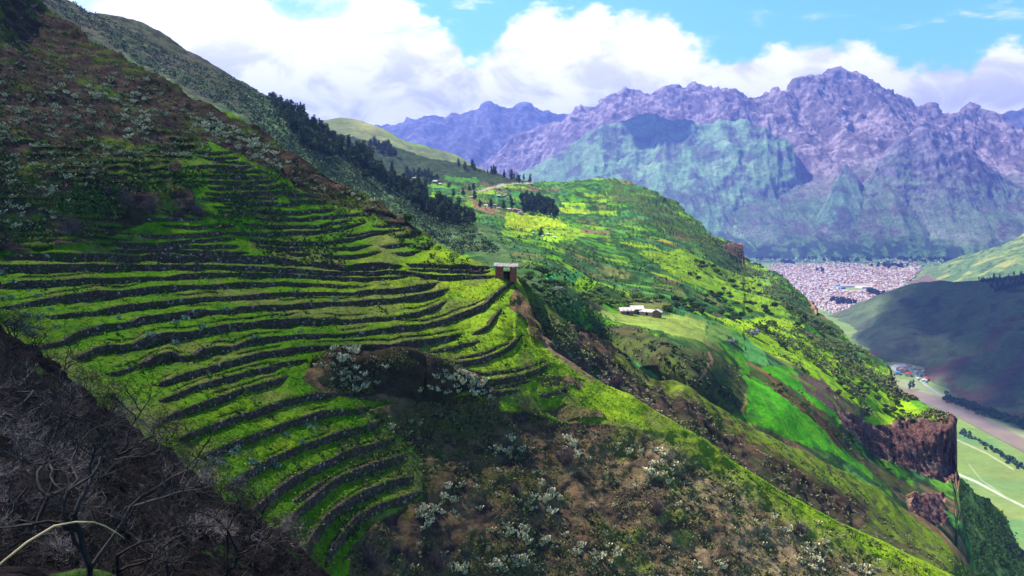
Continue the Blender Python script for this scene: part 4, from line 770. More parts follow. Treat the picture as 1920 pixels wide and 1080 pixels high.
scatter('low_shrubs', H, [([(200,300),(500,330),(850,470),(900,500),(0,480)], 1), (PH, .25)], 1500, .36, G_D, 12, 7, .8, .5, lambda x, y, V: (fbm(V, 6., 3, 5) > .54) & ~poly_in(x, y, brownB) & ~poly_in(x, y, brownC))
scatter('dry_grass', H, [([(585,668),(760,656),(800,668),(935,740),(1010,770),(1010,810),(780,800),(760,750),(600,732)], .35), ([(640,800),(1000,770),(1280,820),(1776,1090),(640,1090)], .4), ([(-20,-20),(67,0),(640,340),(820,460),(300,300),(200,440),(-20,470)], .8)], 15000, .17, leafy('dry_grass_blades', (.06, .065, .018), (.22, .21, .08), .8), 19, 4, 1., .4, nz(16, 4., .45))
scatter('slope_scrub', H, [([(640,800),(1000,770),(1280,820),(1776,1090),(640,1090)], .5), ([(-20,-20),(67,0),(640,340),(820,460),(300,300),(200,440),(-20,470)], 1)], 2000, .34, G_O, 13, 6, .8, .4, nz(6, 7., .47))
scatter('hollow_scrub', Fs, [([(975,525),(1060,555),(1130,590),(1140,640),(1060,620),(990,560)], 1)], 420, .7, G_D, 33, 7, .8, .5)
scatter('spur_scrub', J, [([(980,550),(1200,680),(1400,800),(1620,910),(1830,1080),(1700,1080),(1280,800),(1040,640)], 1), ([(968,520),(1060,582),(1100,603),(1060,650),(1000,610)], .5)], 4000, .5, G_O, 14, 6, .8, .4, nz(7, 9., .5))
scatter('field_hedges', Fs, [([(880,350),(1130,335),(1395,490),(1590,640),(1700,760),(1500,690),(1280,590),(1100,570),(960,500)], 1)], 6500, .55, G_D, 25, 6, .8, .5, lambda x, y, V: (cells(V)[0] < .12) & (fbm(V, 16., 4, 64) > .42))
scatter('gully_scrub', Fs, [([(1105,600),(1190,615),(1240,635),(1300,655),(1380,680),(1400,720),(1400,780),(1330,770),(1250,720),(1180,670),(1110,635)], 1), ([(1385,695),(1500,735),(1580,800),(1720,920),(1700,935),(1530,790)], .7)], 260, .7, G_O, 27, 7, .8, .5, nz(31, 14., .42))
scatter('valley_side_scrub', Fs, [([(900,380),(1250,370),(1395,490),(1590,640),(1660,700),(1500,650),(1280,560),(1100,560),(960,500)], 1)], 1500, 1.1, G_D, 15, 7, .8, .5, nz(8, 30., .5))
scatter('cliff_edge_scrub', Fs, [([(1400,600),(1600,650),(1790,790),(1640,790),(1500,700)], 1), ([(1230,355),(1345,445),(1392,460),(1500,550),(1592,640),(1500,600),(1330,500)], 1.2)], 2400, 1.1, G_O, 16, 8, .8, .5, nz(9, 22., .46))
scatter('ridge_bushes', Gs, [([(420,150),(511,190),(740,335),(940,470),(900,500),(640,350),(480,240)], 1), ([(120,0),(511,185),(640,344),(370,178),(67,0)], .8)], 7500, .85, leafy('ridge_bush', (.022, .05, .018), (.085, .125, .05), .12), 17, 7, .8, .5)
scatter('bluff_bushes', Ns, [([(1740,880),(1790,890),(1870,962),(1920,1050),(1940,1090),(1700,1090)], 1)], 2200, 1.2, leafy('bluff_bush', (.14, .19, .03), (.46, .52, .12), .3), 18, 9, .8, .5, nz(10, 14., .46))  # bluff leaf colour raised in place of sunlight
# ---- cactus clumps
M_CAC, t, b = bsdf_mat('cactus_pad', .8, .2); g = nn(t, 'ShaderNodeNewGeometry').outputs['Position']; oi = nn(t, 'ShaderNodeObjectInfo')
t.links.new(mixc(t, mrange(t, mth(t, 'ADD', noise(t, g, 4., 3, .7), mth(t, 'MULTIPLY', oi.outputs['Random'], .16)), .40, .66), (.07, .08, .03, 1), (.54, .49, .31, 1)), b.inputs['Base Color'])
def cactus(seed, n):
    r = random.Random(seed); g_ = Geo(); u = np.arange(8)*math.pi/4
    def pad(c, ax, s_):
        ax = np.array(ax); ax /= np.linalg.norm(ax); side = np.cross(ax, [math.cos(r.uniform(0, 6.28)), math.sin(r.uniform(0, 6.28)), .2]); side /= np.linalg.norm(side)+1e-9; nr = np.cross(ax, side); c = np.array(c)
        ring = c+ax*s_*.55+np.cos(u)[:, None]*ax*s_*.55+np.sin(u)[:, None]*side*s_*.55; k1 = c+ax*s_*.55+nr*s_*.13; k2 = c+ax*s_*.55-nr*s_*.13
        V = np.concatenate([ring, [k1, k2]]); Fq = [[i, (i+1) % 8, 8] for i in range(8)]+[[(i+1) % 8, i, 9] for i in range(8)]; g_.add(V, Fq); return c+ax*s_
    for i in range(n):
        a = r.uniform(0, 6.28); q = r.uniform(0, .5); c = np.array([math.cos(a)*q, math.sin(a)*q, -.1])
        for j in range(r.randint(2, 4)): c = pad(c, (math.cos(a)*q*1.2+r.uniform(-.9, .9), math.sin(a)*q*1.2+r.uniform(-.9, .9), .8), r.uniform(.28, .44))
    return g_.mesh('cactus', [M_CAC])
def clus(poly, n):
    cs = rand_in(poly, max(6, n//7), rr, 12); out_ = []; k = 0
    while len(out_) < n and k < n*50:
        k += 1; q = cs[rr.randint(len(cs))]+rr.normal(size=2)*[22, 12]
        if poly_in(q[0:1], q[1:2], poly)[0] and all((q[0]-o_[0])**2+(q[1]-o_[1])**2 > 36 for o_ in out_): out_.append(q)
    return out_
CAC = [cactus(s_, 12+4*s_) for s_ in range(5)]
for poly, n, sheet, smin, smax, lab, grp in [
  ([(585,690),(640,668),(760,672),(830,712),(925,742),(920,765),(830,740),(700,738),(610,725)], 66, H, .36, .72, 'pale cactus clump on the dark mound below the terraces', 'cactus on the dark mound'),
  ([(720,790),(960,780),(1190,815),(1290,840),(1450,950),(1650,1075),(700,1075),(800,940)], 130, H, .38, .8, 'pale cactus clump on the steep brown slope', 'cactus on the brown slope'),
  ([(380,190),(450,240),(560,310),(640,350),(700,385),(600,350),(480,300),(400,250),(330,200),(270,150)], 62, H, .4, .75, 'pale cactus clump along the rocky skyline of the terraced hill', 'cactus along the rocky skyline'),
  ([(0,60),(100,60),(260,160),(380,250),(300,290),(100,250),(0,180)], 44, H, .4, .75, 'pale cactus clump high on the dark hillside', 'cactus high on the dark hillside')]:
    for q in clus(poly, n): put(CAC[rr.randint(5)], H.at(*q), rr.uniform(smin, smax), 'cactus', lab, 'cactus', grp, 1., False)
def many(name, mesh, pts_, smin, smax, seed, mat):
    r = np.random.RandomState(seed); n = len(mesh.vertices); V0 = np.empty(n*3); mesh.vertices.foreach_get('co', V0); V0 = V0.reshape(-1, 3); F0_ = np.array([list(p.vertices)+[p.vertices[-1]]*(4-len(p.vertices)) for p in mesh.polygons]); g_ = Geo()
    for p in pts_:
        a = r.uniform(0, 6.28); ca, sa = math.cos(a), math.sin(a); s_ = r.uniform(smin, smax); g_.add(V0@np.array([[ca, sa, 0], [-sa, ca, 0], [0, 0, 1]])*s_+p, F0_)
    o = g_.build(name, [mat]); tag(o, kind='stuff'); return o
pts_ = [J.at(*(q+rr.normal(size=2)*[9, 7])) for ln in [rockJ[0], rockJ[2], gully, gully] for q in [np.array([np.interp(u, np.linspace(0, 1, len(ln)), [p[0] for p in ln]), np.interp(u, np.linspace(0, 1, len(ln)), [p[1] for p in ln])]) for u in rr.rand(85)]]
pts_ += [H.at(*q) for q in rand_in([(0,20),(67,10),(640,345),(760,430),(560,340),(400,300),(200,300),(100,420),(0,440)], 330, rr, 3)]
pts_ += [H.at(*q) for q in rand_in([(1000,800),(1290,830),(1700,1075),(750,1075),(800,950)], 120, rr, 3)]
many('small_cactus', CAC[0], pts_, .3, .65, 4, M_CAC)
# ---- bare purple-grey shrubs
M_TW = plain('grey_twigs', (.13, .095, .10), .95, .5, 1.2, (.06, .042, .045)); M_DB = plain('dead_bark', (.010, .008, .008), .9, .5, 3., (.03, .025, .025)); M_DT = plain('dead_twig', (.006, .005, .005), .9, .5, 2.2, (.035, .03, .03))
def twig_bush(seed, n, mat):
    r = random.Random(seed); g_ = Geo()
    for i in range(n):
        a = r.uniform(0, 6.28); th = r.uniform(0, 1.2); l = r.uniform(.6, 1.15); d = np.array([math.cos(a)*math.sin(th), math.sin(a)*math.sin(th), math.cos(th)]); p = [np.zeros(3)+[r.uniform(-.15, .15), r.uniform(-.15, .15), -.1]]
        for k_ in range(4):
            d = d+np.array([r.uniform(-.3, .3), r.uniform(-.3, .3), r.uniform(-.2, .25)]); d /= np.linalg.norm(d); p.append(p[-1]+d*l/4)
        g_.tube(p, [.012, .010, .008, .005, .002], 3)
        for q in (2, 3):
            d2 = d+np.array([r.uniform(-.9, .9), r.uniform(-.9, .9), r.uniform(-.5, .6)]); d2 /= np.linalg.norm(d2); g_.tube([p[q], p[q]+d2*.14, p[q]+d2*.3+[0, 0, .03]], [.006, .004, .0015], 3)
    return g_.mesh('bare_shrub', [mat])
TWB = [twig_bush(s_, 130, M_TW) for s_ in range(3)]
for x, y, s_, sh_, lab in [(985,778,3.3,H,'big purple-grey bare shrub at the foot of the bright spur terraces'),(372,405,2.6,H,'bare purple shrub left of the upper terraces'),(285,400,2.8,H,'bare purple shrub on the dark upper slope, right of two others'),(235,385,2.6,H,'bare purple shrub on the dark upper slope, leftmost of three'),(505,388,1.2,H,'small bare shrub among the uppermost terraces'),
  (1060,870,3.,H,'bare grey shrub in the middle of the brown cactus slope'),(1230,965,2.6,H,'bare pinkish shrub on the lower right of the brown slope'),(700,1060,2.8,H,'bare reddish shrub at the bottom of the picture below the curved walls'),(820,1070,2.8,H,'bare shrub at the bottom edge of the brown slope'),(370,500,1.1,H,'tiny bare shrub beside the footpath wall'),
  (1085,730,.9,H,'small reddish bare shrub on the grassy spur'),(1060,735,1.1,H,'low reddish bare shrub beside the short isolated wall'),(1160,720,4.,J,'grey bare shrub in the rocky gully behind the grassy spur'),(1500,1000,2.2,H,'small bare shrub on the right grassy edge of the brown slope'),(960,930,1.8,H,'bare shrub low on the brown slope among cactus'),(130,440,2.6,H,'dark bare shrub at the left end of the upper slope'),(550,383,1.3,H,'small reddish bare shrub on an upper terrace')]:
    o = link('bare_shrub', TWB[rr.randint(3)]); o.location = sh_.at(x, y); o.scale = (s_*.75, s_*.75, s_); tag(o, lab, 'shrub', 'bare shrubs')
# ---- dead trees: recursive branching
def dead_tree(seed, h, spread, depth=5, lean=(0, 0), r0=.12):
    r = random.Random(seed); A_, B_ = Geo(), Geo()
    def br(p, d, l, rad, lv):
        n = 5; pts__ = [p]; d = np.array(d, float)
        for i in range(n):
            d = d+np.array([r.gauss(0, .27), r.gauss(0, .27), r.gauss(.03, .22)]); d /= np.linalg.norm(d); pts__.append(pts__[-1]+d*l/n)
        (A_ if lv < 2 else B_).tube(pts__, np.linspace(rad, rad*.55, n+1), 5 if lv < 2 else (4 if lv < 3 else 3))
        if lv >= depth: return
        for i in range(r.choice((2, 3, 3)) if lv else 4):
            q = r.randint(2, n); a = r.uniform(0, 6.28); s_ = spread*(1.1 if lv == 0 else .9); nd = d+s_*np.array([math.cos(a), math.sin(a), r.uniform(-.25, .45)]); nd /= np.linalg.norm(nd)
            br(pts__[q], nd, l*r.uniform(.55, .82), rad*.56*(1.1-.08*q/5), lv+1)
    br(np.array([0, 0, -.3]), (lean[0], lean[1], 1), h*.42, r0, 0); return A_.mesh('trunk', [M_DB], True), B_.mesh('branches', [M_DT])
DT = [dead_tree(1, 4.4, .85, 6, (.1, .1), .075), dead_tree(2, 4.2, 1.0, 5, (-.3, .1), .06), dead_tree(3, 4.0, .8, 5, (.5, 0), .05), dead_tree(4, 4.6, .95, 5, (.2, -.2), .06), dead_tree(8, 4.3, .75, 5, (0, 0), .05)]
def near_ground(px, D):
    c_ = np.abs(Is.V[Is.bn:, :, 1]-D)+np.abs((Is.V[Is.bn:, :, 0]/Is.V[Is.bn:, :, 1])*F0+960-px)*.05; i_ = np.unravel_index(np.argmin(c_), c_.shape); return Is.V[Is.bn+i_[0], i_[1]]
for i, (px, D, s_, k_, lab) in enumerate([(100, 10.5, .78, 0, 'thick black dead tree in the bottom left corner'), (20, 13, .9, 3, 'dead tree leaning out of the left edge of the picture'), (235, 13.5, .85, 1, 'dead tree with crooked pale branches right of the thickest trunk'), (370, 20, 1.05, 4, 'dead tree whose branches reach over the lower terraces'),
   (545, 16, .62, 2, 'black leafless tree standing against the curved walls at the bottom'), (600, 22, .75, 0, 'small leafless tree nearest the bottom curved wall'), (255, 24, 1.25, 2, 'tall dead tree rising against the middle terraces'), (130, 20, 1.1, 4, 'dead tree in the thick of the tangle, left'), (440, 16, .62, 1, 'low dead tree with pale bent branches at the bottom'), (310, 15, .75, 3, 'dead tree crossing the lower middle of the tangle'), (60, 22, 1.2, 1, 'dead tree at the upper left of the tangle')]):
    o = link('dead_tree', None); link('trunk', DT[k_][0], o); link('branches', DT[k_][1], o); o.location = near_ground(px, D); o.scale = (s_,)*3; o.rotation_euler = (0, 0, i*1.7); tag(o, lab, 'dead tree', 'dead trees on the near slope')
TWD = []
for s_ in range(4):
    a_, b_ = dead_tree(60+s_, 2.1, 1.25, 5, (random.uniform(-.5, .5), random.uniform(-.5, .5)), .022); TWD.append((a_, b_))
M_DP = plain('pale_dead_twig', (.26, .22, .21), .9, .6, 2.)
for a_, b_ in TWD[:2]:
    c_ = b_.copy(); c_.materials.clear(); c_.materials.append(M_DP); TWD.append((a_, c_))
for q in rand_in([(-30,690),(60,680),(200,800),(365,920),(520,1010),(600,1090),(-30,1100)], 200, rr, 7)+[np.array([x_, np.interp(x_, [p_[0] for p_ in ridgeI], [p_[1] for p_ in ridgeI])+rr.uniform(1, 16)]) for x_ in rr.uniform(-20, 600, 60)]:
    k_ = rr.choice([0, 1, 2, 3, 0, 1, 2, 3, 4, 5]); o = link('dead_bush', None); link('stem', TWD[k_][0], o); link('branches', TWD[k_][1], o); p = Is.at(*q); o.location = p; s_ = rr.uniform(.06, .095)*np.linalg.norm(p)**.8*.8; o.scale = (s_, s_, s_); o.rotation_euler = (0, 0, rr.uniform(0, 6)); tag(o, 'leafless black and grey bush in the tangle on the near slope', 'bush', 'dead bushes on the near slope')
g_ = Geo(); st = [(-40,1100),(0,1065),(28,1037),(60,1010),(100,987),(130,987),(155,995),(168,1010),(180,1030),(186,1048)]; g_.tube(pt([p[0] for p in st], [p[1] for p in st], 6.)+np.stack([np.zeros(10), np.linspace(-.3, .4, 10), np.zeros(10)], -1), np.array([.008, .008, .0075, .0085, .007, .0065, .0055, .005, .004, .002]), 6)
tag(g_.build('dry_stem', plain('golden_stem', (.45, .33, .18), .7, .4, 8.), None, True), 'golden dry stem arching over the bottom left corner', 'stem')
# pale low leafy plants on the terraces
L_BL = leafy('bluish_leaves', (.07, .14, .09), (.20, .30, .22), 2.); PL = []
for s_ in range(3):
    cpt = np.random.RandomState(s_).normal(size=(70, 3))*[.3, .3, .15]+[0, 0, .3]; V, Fq = quads(cpt, .13, s_+5); PL.append(mesh_np('leafy_plant', V, Fq, L_BL, smooth=False))
for poly, n, lab, grp in [([(0,500),(90,560),(130,640),(60,640),(0,600)], 22, 'bluish leafy plant at the left end of the terraces', 'bluish plants at the left end'), ([(330,870),(480,820),(660,790),(640,820),(480,900),(400,940)], 22, 'bluish leafy plant on the lower curved terraces', 'bluish plants on the lower terraces'), ([(180,590),(640,560),(600,640),(300,690)], 10, 'small bluish leafy plant on the middle terraces', 'bluish plants on the middle terraces')]:
    for q in rand_in(poly, n, rr, 5): put(PL[rr.randint(3)], H.at(*q), rr.uniform(.45, 1.), 'leafy_plant', lab, 'plant', grp, 1., False)
# ---- hut
def at_px(px, py, D): return pt(px, py, D)
M_AD = plain('red_adobe', (.26, .075, .05), .95, .35, 1.5); M_DK = plain('dark_stone_rubble', (.05, .04, .035), .95, .5, 4.); M_TH = plain('grey_roof', (.30, .27, .25), .9, .35, 2.5); M_WD = plain('weathered_wood', (.18, .13, .09), .9, .4, 4.)
HD_ = 132.; px2m = HD_/F0*1.0; hp = at_px(947, 517, HD_); hut = link('adobe_hut', None); hut.location = hp; hut.scale = (1, 1, .86); tag(hut, 'small red adobe hut with a pale flat roof on the edge of the terraces', 'hut')
X_ = lambda px: (px-947)*px2m
def hut_block(x0, x1, z0, z1, y, d):
    g_ = Geo(); g_.box(((X_(x0)+X_(x1))/2, y, (z0+z1)/2), (X_(x1)-X_(x0), d, z1-z0), 0, 0, (.97, .97)); return g_.build('wall', M_AD, hut)
hut_block(928.5, 944, -.6, 1.95, .5, 1.9); hut_block(956, 969, -1.2, 1.85, .4, 1.7)
g_ = Geo(); g_.box((X_(950), 1.1, .1), (1.2, .3, 1.3)); g_.box((X_(947.5), .2, -.05), (.5, .5, .8)); g_.build('low_wall', M_DK, hut)
def roof_slab(x0, x1, z, tilt):
    g_ = Geo(); w_ = X_(x1)-X_(x0); V = []
    for ix in range(9):
        for iy, (yy, zz) in enumerate([(-.75, 0), (.45, .42), (1.7, .10)]): V.append([X_(x0)+w_*ix/8, yy, z+zz*1.2+tilt*ix/8+.05*random.uniform(-1, 1)])
    V = np.array(V); n = len(V); V2 = V-[0, 0, .16]; Fq = []
    for ix in range(8):
        for iy in range(2): a = ix*3+iy; Fq += [[a, a+3, a+4, a+1], [n+a, n+a+1, n+a+4, n+a+3]]
        for a in (ix*3, ix*3+2): Fq.append([a, n+a, n+a+3, a+3])
    for a in (0, 1, 24, 25): Fq.append([a, a+1, n+a+1, n+a])
    g_.add(np.concatenate([V, V2]), Fq); return g_.build('roof', M_TH, hut)
roof_slab(925.5, 944.5, 1.98, -.08); roof_slab(943.8, 971.8, 1.84, -.02)
g_ = Geo()
for z in (1.66, 1.78): g_.box((X_(950), .1, z), (X_(957.5)-X_(942.5), .12, .08))
g_.build('lintel', M_WD, hut)
g_ = Geo(); g_.box((X_(962.5), -.47, 1.6), (.42, .06, .22)); g_.build('vent', plain('pale_vent', (.5, .48, .44)), hut)
# ---- houses
M_W = {n: plain('house_wall_'+n, c_, .9, .25, .7) for n, c_ in dict(white=(.74, .68, .66), pink=(.62, .42, .38), brown=(.24, .13, .09), cream=(.55, .47, .34), grey=(.38, .37, .37)).items()}
M_R = {n: plain('house_roof_'+n, c_, .85, .3, .9) for n, c_ in dict(tile=(.46, .26, .19), tin=(.60, .60, .64), pale=(.62, .52, .50), red=(.60, .05, .04), dark=(.17, .12, .11), blue=(.10, .28, .48)).items()}
M_OP = plain('dark_opening', (.02, .018, .016), .8, .3)
def house(L, W, h, rh, wm, rm, parts=True, name='house', seed=0):
    """gabled house: wall, roof, door, windows"""
    gw = Geo(); x, y = L/2, W/2; gw.add([[-x, -y, -2], [x, -y, -2], [x, y, -2], [-x, y, -2], [-x, -y, h], [x, -y, h], [x, y, h], [-x, y, h], [-x, 0, h+rh], [x, 0, h+rh]], [[0, 1, 5, 4], [2, 3, 7, 6], [3, 0, 4, 7], [1, 2, 6, 5], [4, 8, 7, 7], [5, 6, 9, 9]])
    gr = Geo(); e = .45; s_ = rh/y; th = .16
    for sg in (-1, 1):
        A = np.array([[-x-e, sg*(y+e), h-s_*e+.06], [x+e, sg*(y+e), h-s_*e+.06], [x+e, 0, h+rh+.06], [-x-e, 0, h+rh+.06]]); B2 = A+[0, 0, th]; gr.add(np.concatenate([A, B2]), [[0, 1, 2, 3], [4, 5, 6, 7], [0, 1, 5, 4], [1, 2, 6, 5], [0, 3, 7, 4]])
    if not parts:
        for v_, f_ in zip(gr.v, gr.f): gw.v.append(v_); gw.f.append(f_-0)
        gw = Geo.__new__(Geo); gw.__init__(); gw.add([[-x, -y, -2], [x, -y, -2], [x, y, -2], [-x, y, -2], [-x, -y, h], [x, -y, h], [x, y, h], [-x, y, h], [-x, 0, h+rh], [x, 0, h+rh]], [[0, 1, 5, 4], [2, 3, 7, 6], [3, 0, 4, 7], [1, 2, 6, 5], [4, 8, 7, 7], [5, 6, 9, 9]], 0)
        for sg in (-1, 1): gw.add([[-x-e, sg*(y+e), h-s_*e+.1], [x+e, sg*(y+e), h-s_*e+.1], [x+e, 0, h+rh+.1], [-x-e, 0, h+rh+.1]], [[0, 1, 2, 3]], 1)
        gw.box((0, -y-.02, 1.), (1., .1, 2.), 0, 2)
        for k_ in (-.6, .6): gw.box((x*k_, -y-.02, 1.6), (.9, .1, .9), 0, 2)
        return gw.mesh(name, [wm, rm, M_OP])
    gd = Geo(); gd.box((x*.15, -y-.03, .95), (1., .1, 1.9)); gn = [Geo(), Geo()]
    for q, k_ in zip(gn, (-.55, .62)): q.box((x*k_, -y-.03, 1.5), (.8, .1, .8))
    return dict(wall=gw.mesh('wall', [wm]), roof=gr.mesh('roof', [rm]), door=gd.mesh('door', [M_OP]), windows=[q.mesh('window', [M_OP]) for q in gn])
def put_house(d, pos, rz, name, label, cat, group=None, s=1.):
    o = link(name, None); o.location = pos; o.rotation_euler = (0, 0, rz); o.scale = (s,)*3; tag(o, label, cat, group)
    for k_ in ('wall', 'roof', 'door'): link(k_, d[k_], o)
    for q in d['windows']: link('window', q, o)
    return o
fm = 345/F0
for px, py, L, W, h, rh, rz, wm, rm, lab in [(1174, 588, 5.6, 4., 1.5, 1.1, .10, 'brown', 'pale', 'left wing of the farmstead, long low building under a pale roof'), (1194, 587, 5.2, 4.6, 2.2, 1.2, .04, 'brown', 'pale', 'tallest middle building of the farmstead, with dark open front'),
    (1214, 590, 6.2, 3.2, 1.6, .8, -.62, 'pink', 'pale', 'slanting right wing of the farmstead with orange wall'), (1231, 596, 2.8, 3.6, 2.4, 1., 1.2, 'brown', 'pale', 'small gabled end house at the right tip of the farmstead')]:
    p = Fs.at(px, py-2); D_ = p[1]; sc_ = D_/F0/.2355; put_house(house(L, W, h, rh, M_W[wm], M_R[rm]), p+np.array([0, 0, .2]), rz, 'farm_building', lab, 'farmhouse', 'farmstead', sc_)
VH = [house(8, 5, 3., 1.4, M_W[a], M_R[b_]) for a, b_ in (('white', 'tile'), ('brown', 'tin'), ('cream', 'pale'), ('pink', 'tile'), ('brown', 'tile'))]
for i, (px, py, wd, k_, lab) in enumerate([(764,332,8,1,'white-roofed house highest up beside the eucalyptus belt'),(777,336,7,2,'pale house just below the highest white-roofed one'),(817,344,9,1,'tin-roofed house at the top of the upper hamlet'),(826,347,7,2,'cream house at the right of the upper hamlet'),(822,352,6,1,'lowest small house of the upper hamlet'),
  (883,372,9,0,'white house standing alone left of the village, above the brown field'),(949,366,8,0,'tiled house alone in the dark green field above the village'),(934,374,8,1,'tin-roofed house above the village centre'),(943,374,6,4,'small brown house beside the tin-roofed one above the village'),(911,383,8,2,'cream house at the left end of the village'),(917,386,6,0,'small white house under the leftmost village house'),
  (929,385,8,3,'pink house in the village centre'),(936,388,7,4,'brown house right of the pink village house'),(934,392,7,0,'lower white house in the village centre'),(947,391,7,4,'dark brown house between village centre and the long row'),(957,392,8,2,'cream house starting the long village row'),(966,393,9,3,'pink house in the long village row'),(972,395,7,4,'brown tiled house in the middle of the village row'),(979,394,7,0,'white house at the right end of the village row by the dark trees'),(976,399,9,3,'lowest pink house below the village row'),
  (935,357,6,4,'small brown house below the gravel road'),(950,356,5,4,'tiny red house under the gravel road, right'),(1017,441,9,1,'grey tin-roofed house left of the bright little field'),(1028,440,9,2,'pale long-roofed house behind the bright little field'),(1039,445,7,1,'small shed in front of the bright little field'),(1001,436,5,1,'tiny grey shed left of the small isolated farm'),(611,266,8,1,'white-roofed house in the clearing on the wooded ridge'),(622,268,7,0,'house right of the white-roofed one in the ridge clearing')]):
    sh_ = Gs if px < 700 else Fs; p = sh_.at(px, py); sc_ = wd/1.15*p[1]/F0/8.; put_house(VH[k_], p+np.array([0, 0, .4]), (i*.61) % .9-.45, 'house', lab, 'house', 'hillside village houses', sc_)
# ---- the town on the valley floor
kinds = [('white', 'tile', 'white'), ('pink', 'tile', 'pink'), ('cream', 'pale', 'cream'), ('grey', 'tin', 'grey'), ('white', 'pale', 'pale-roofed white'), ('pink', 'dark', 'dark-roofed pink')]
TH = [house(11, 9, 4.8, 1.6, M_W[a], M_R[b_], False, 'town_house') for a, b_, _ in kinds]
TP = [(1395,494),(1440,503),(1470,492),(1520,497),(1560,489),(1620,497),(1660,491),(1720,494),(1732,503),(1690,545),(1640,560),(1600,580),(1565,592),(1500,560),(1440,520)]
dummy = Geo(); tw = []; ang = .35; ca, sa = math.cos(ang), math.sin(ang)
for gx in np.arange(-3200, 4800, 19.):
    for gy in np.arange(-600, 6600, 15.):
        if round(gy/15) % 5 == 0 or round(gx/19) % 7 == 0: continue
        x = ca*gx-sa*gy+rr.uniform(-3, 3); y = sa*gx+ca*gy+rr.uniform(-3, 3)
        if y < 2900 or y > 5600: continue
        px = 960+x/y*F0*(cp+0); py = 380-ZF/y*F0*1.0
        # exact projection
        zc = y*cp-ZF*sp_; px = 960+x/zc*F0; py = 540-(y*sp_+ZF*cp)/zc*F0
        if poly_in(np.array([px]), np.array([py]), TP)[0] and not (1572 < px < 1632 and 532 < py < 547) and rr.rand() < (.30+.55*float(sstep(np.float64(py), 503, 514)))*(.35+1.2*float(fbm(np.array([x, y, 0.]), 130., 2, 9))): tw.append((x, y, px, py))
for px, py in rand_in([(1380,480),(1900,482),(1740,500),(1400,500)], 130, rr, 3):
    p = floor_pt(px, py); tw.append((p[0], p[1], px, py))
tw.sort(key=lambda q: q[1]); print('town houses', len(tw))
for x, y, px, py in tw[:300]:
    k_ = rr.randint(6); o = link('town_house', TH[k_]); o.location = (x, y, ZF+.5); o.rotation_euler = (0, 0, ang+rr.choice([0, 1.57])); s_ = rr.uniform(.7, 1.25); o.scale = (s_, s_, rr.uniform(.8, 1.6)); tag(o, kinds[k_][2]+' house packed among the near blocks of the valley town', 'house', kinds[k_][2]+' houses of the near town blocks')
GT = Geo(); base = []
for k_, me in enumerate(TH):
    n = len(me.vertices); V0 = np.empty(n*3); me.vertices.foreach_get('co', V0); base.append((V0.reshape(-1, 3), [(list(p.vertices)+[p.vertices[-1]]*(4-len(p.vertices)), p.material_index) for p in me.polygons]))
pal_m = list(M_W.values())+list(M_R.values())+[M_OP]; wi = {n: i for i, n in enumerate(M_W)}; ri = {n: i+len(M_W) for i, n in enumerate(M_R)}
for x, y, px, py in tw[300:]:
    k_ = rr.randint(6); V0, F_ = base[k_]; a = ang+rr.choice([0, 1.57]); R2 = np.array([[math.cos(a), math.sin(a), 0], [-math.sin(a), math.cos(a), 0], [0, 0, 1]]); s_ = rr.uniform(.8, 1.5); V = V0*[s_, s_, rr.uniform(.8, 1.7)]@R2+[x, y, ZF+.5]; mi = [wi[kinds[k_][0]], ri[kinds[k_][1]], len(pal_m)-1]
    GT.add(V, [f_[0] for f_ in F_]); GT.m[-len(F_):] = [mi[f_[1]] for f_ in F_]
tag(GT.build('town_houses', pal_m), kind='stuff')
# stadium
spx = floor_pt(1598, 541); sd = link('stadium', None); sd.location = spx; sd.rotation_euler = (0, 0, .2); tag(sd, 'sports ground with bright green pitch and pale stands in the middle of the town', 'stadium')
g_ = Geo(); g_.box((0, 0, 1.2), (86, 62, .6)); g_.build('pitch', plain('pitch_grass', (.22, .34, .08), .9, .1, .1), sd)
for x, L_, mm in ((-62, 26, M_R['blue']), (66, 60, M_R['tin'])): g_ = Geo(); g_.box((x, 8, 4), (L_, 60, 9), 0, 0, (.8, .9)); g_.build('stand', mm, sd)
g_ = Geo(); g_.box((-10, 44, 4), (110, 14, 8), 0, 0, (1, .6)); g_.build('stand', M_R['tin'], sd)
# river village
RV_ = [house(12, 8, 3.6, 1.6, M_W[a], M_R[b_]) for a, b_ in (('white', 'tin'), ('cream', 'red'), ('grey', 'blue'), ('pink', 'tile'), ('white', 'pale'))]
for i, (px, py, k_, s_, lab) in enumerate([(1684,694,4,2.2,'large pale hall at the far end of the riverside village'),(1692,698,3,1.6,'long red-walled building beside the large pale hall'),(1683,702,2,1.1,'blue-roofed building under the large pale hall'),(1703,705,1,1.3,'bright red-roofed shed beside the riverside road'),(1736,713,1,1.1,'red-roofed house at the foot of the shaded hill'),
   (1733,716,0,1.,'white house below the red-roofed one at the hill foot'),(1695,690,0,.9,'tin-roofed house behind the pale hall'),(1712,692,4,.9,'pale house upper middle of the riverside village'),(1722,695,3,.9,'pink house upper right of the riverside village'),(1730,698,4,.8,'small pale house under the bare earth slope'),(1716,700,0,.9,'white house right of the riverside road bend'),(1724,705,2,.9,'blue-roofed house right of the road'),(1706,688,3,.8,'small pink house at the back of the riverside village'),(1740,703,3,.8,'small pink house nearest the shaded hill'),(1719,712,0,.8,'white house close to the riverside road')]):
    p = floor_pt(px, py); put_house(RV_[k_], p+np.array([0, 0, .4]), .3+(i*.77) % .8, 'house', lab, 'house', 'riverside village houses', s_*1.25)
for x, y in ((1705.5, 731), (1712, 729)): put(EUC[1], floor_pt(x, y), 1.3, 'tree', 'dark slender tree on the sandy bank beside the river', 'tree', 'slender trees by the river')
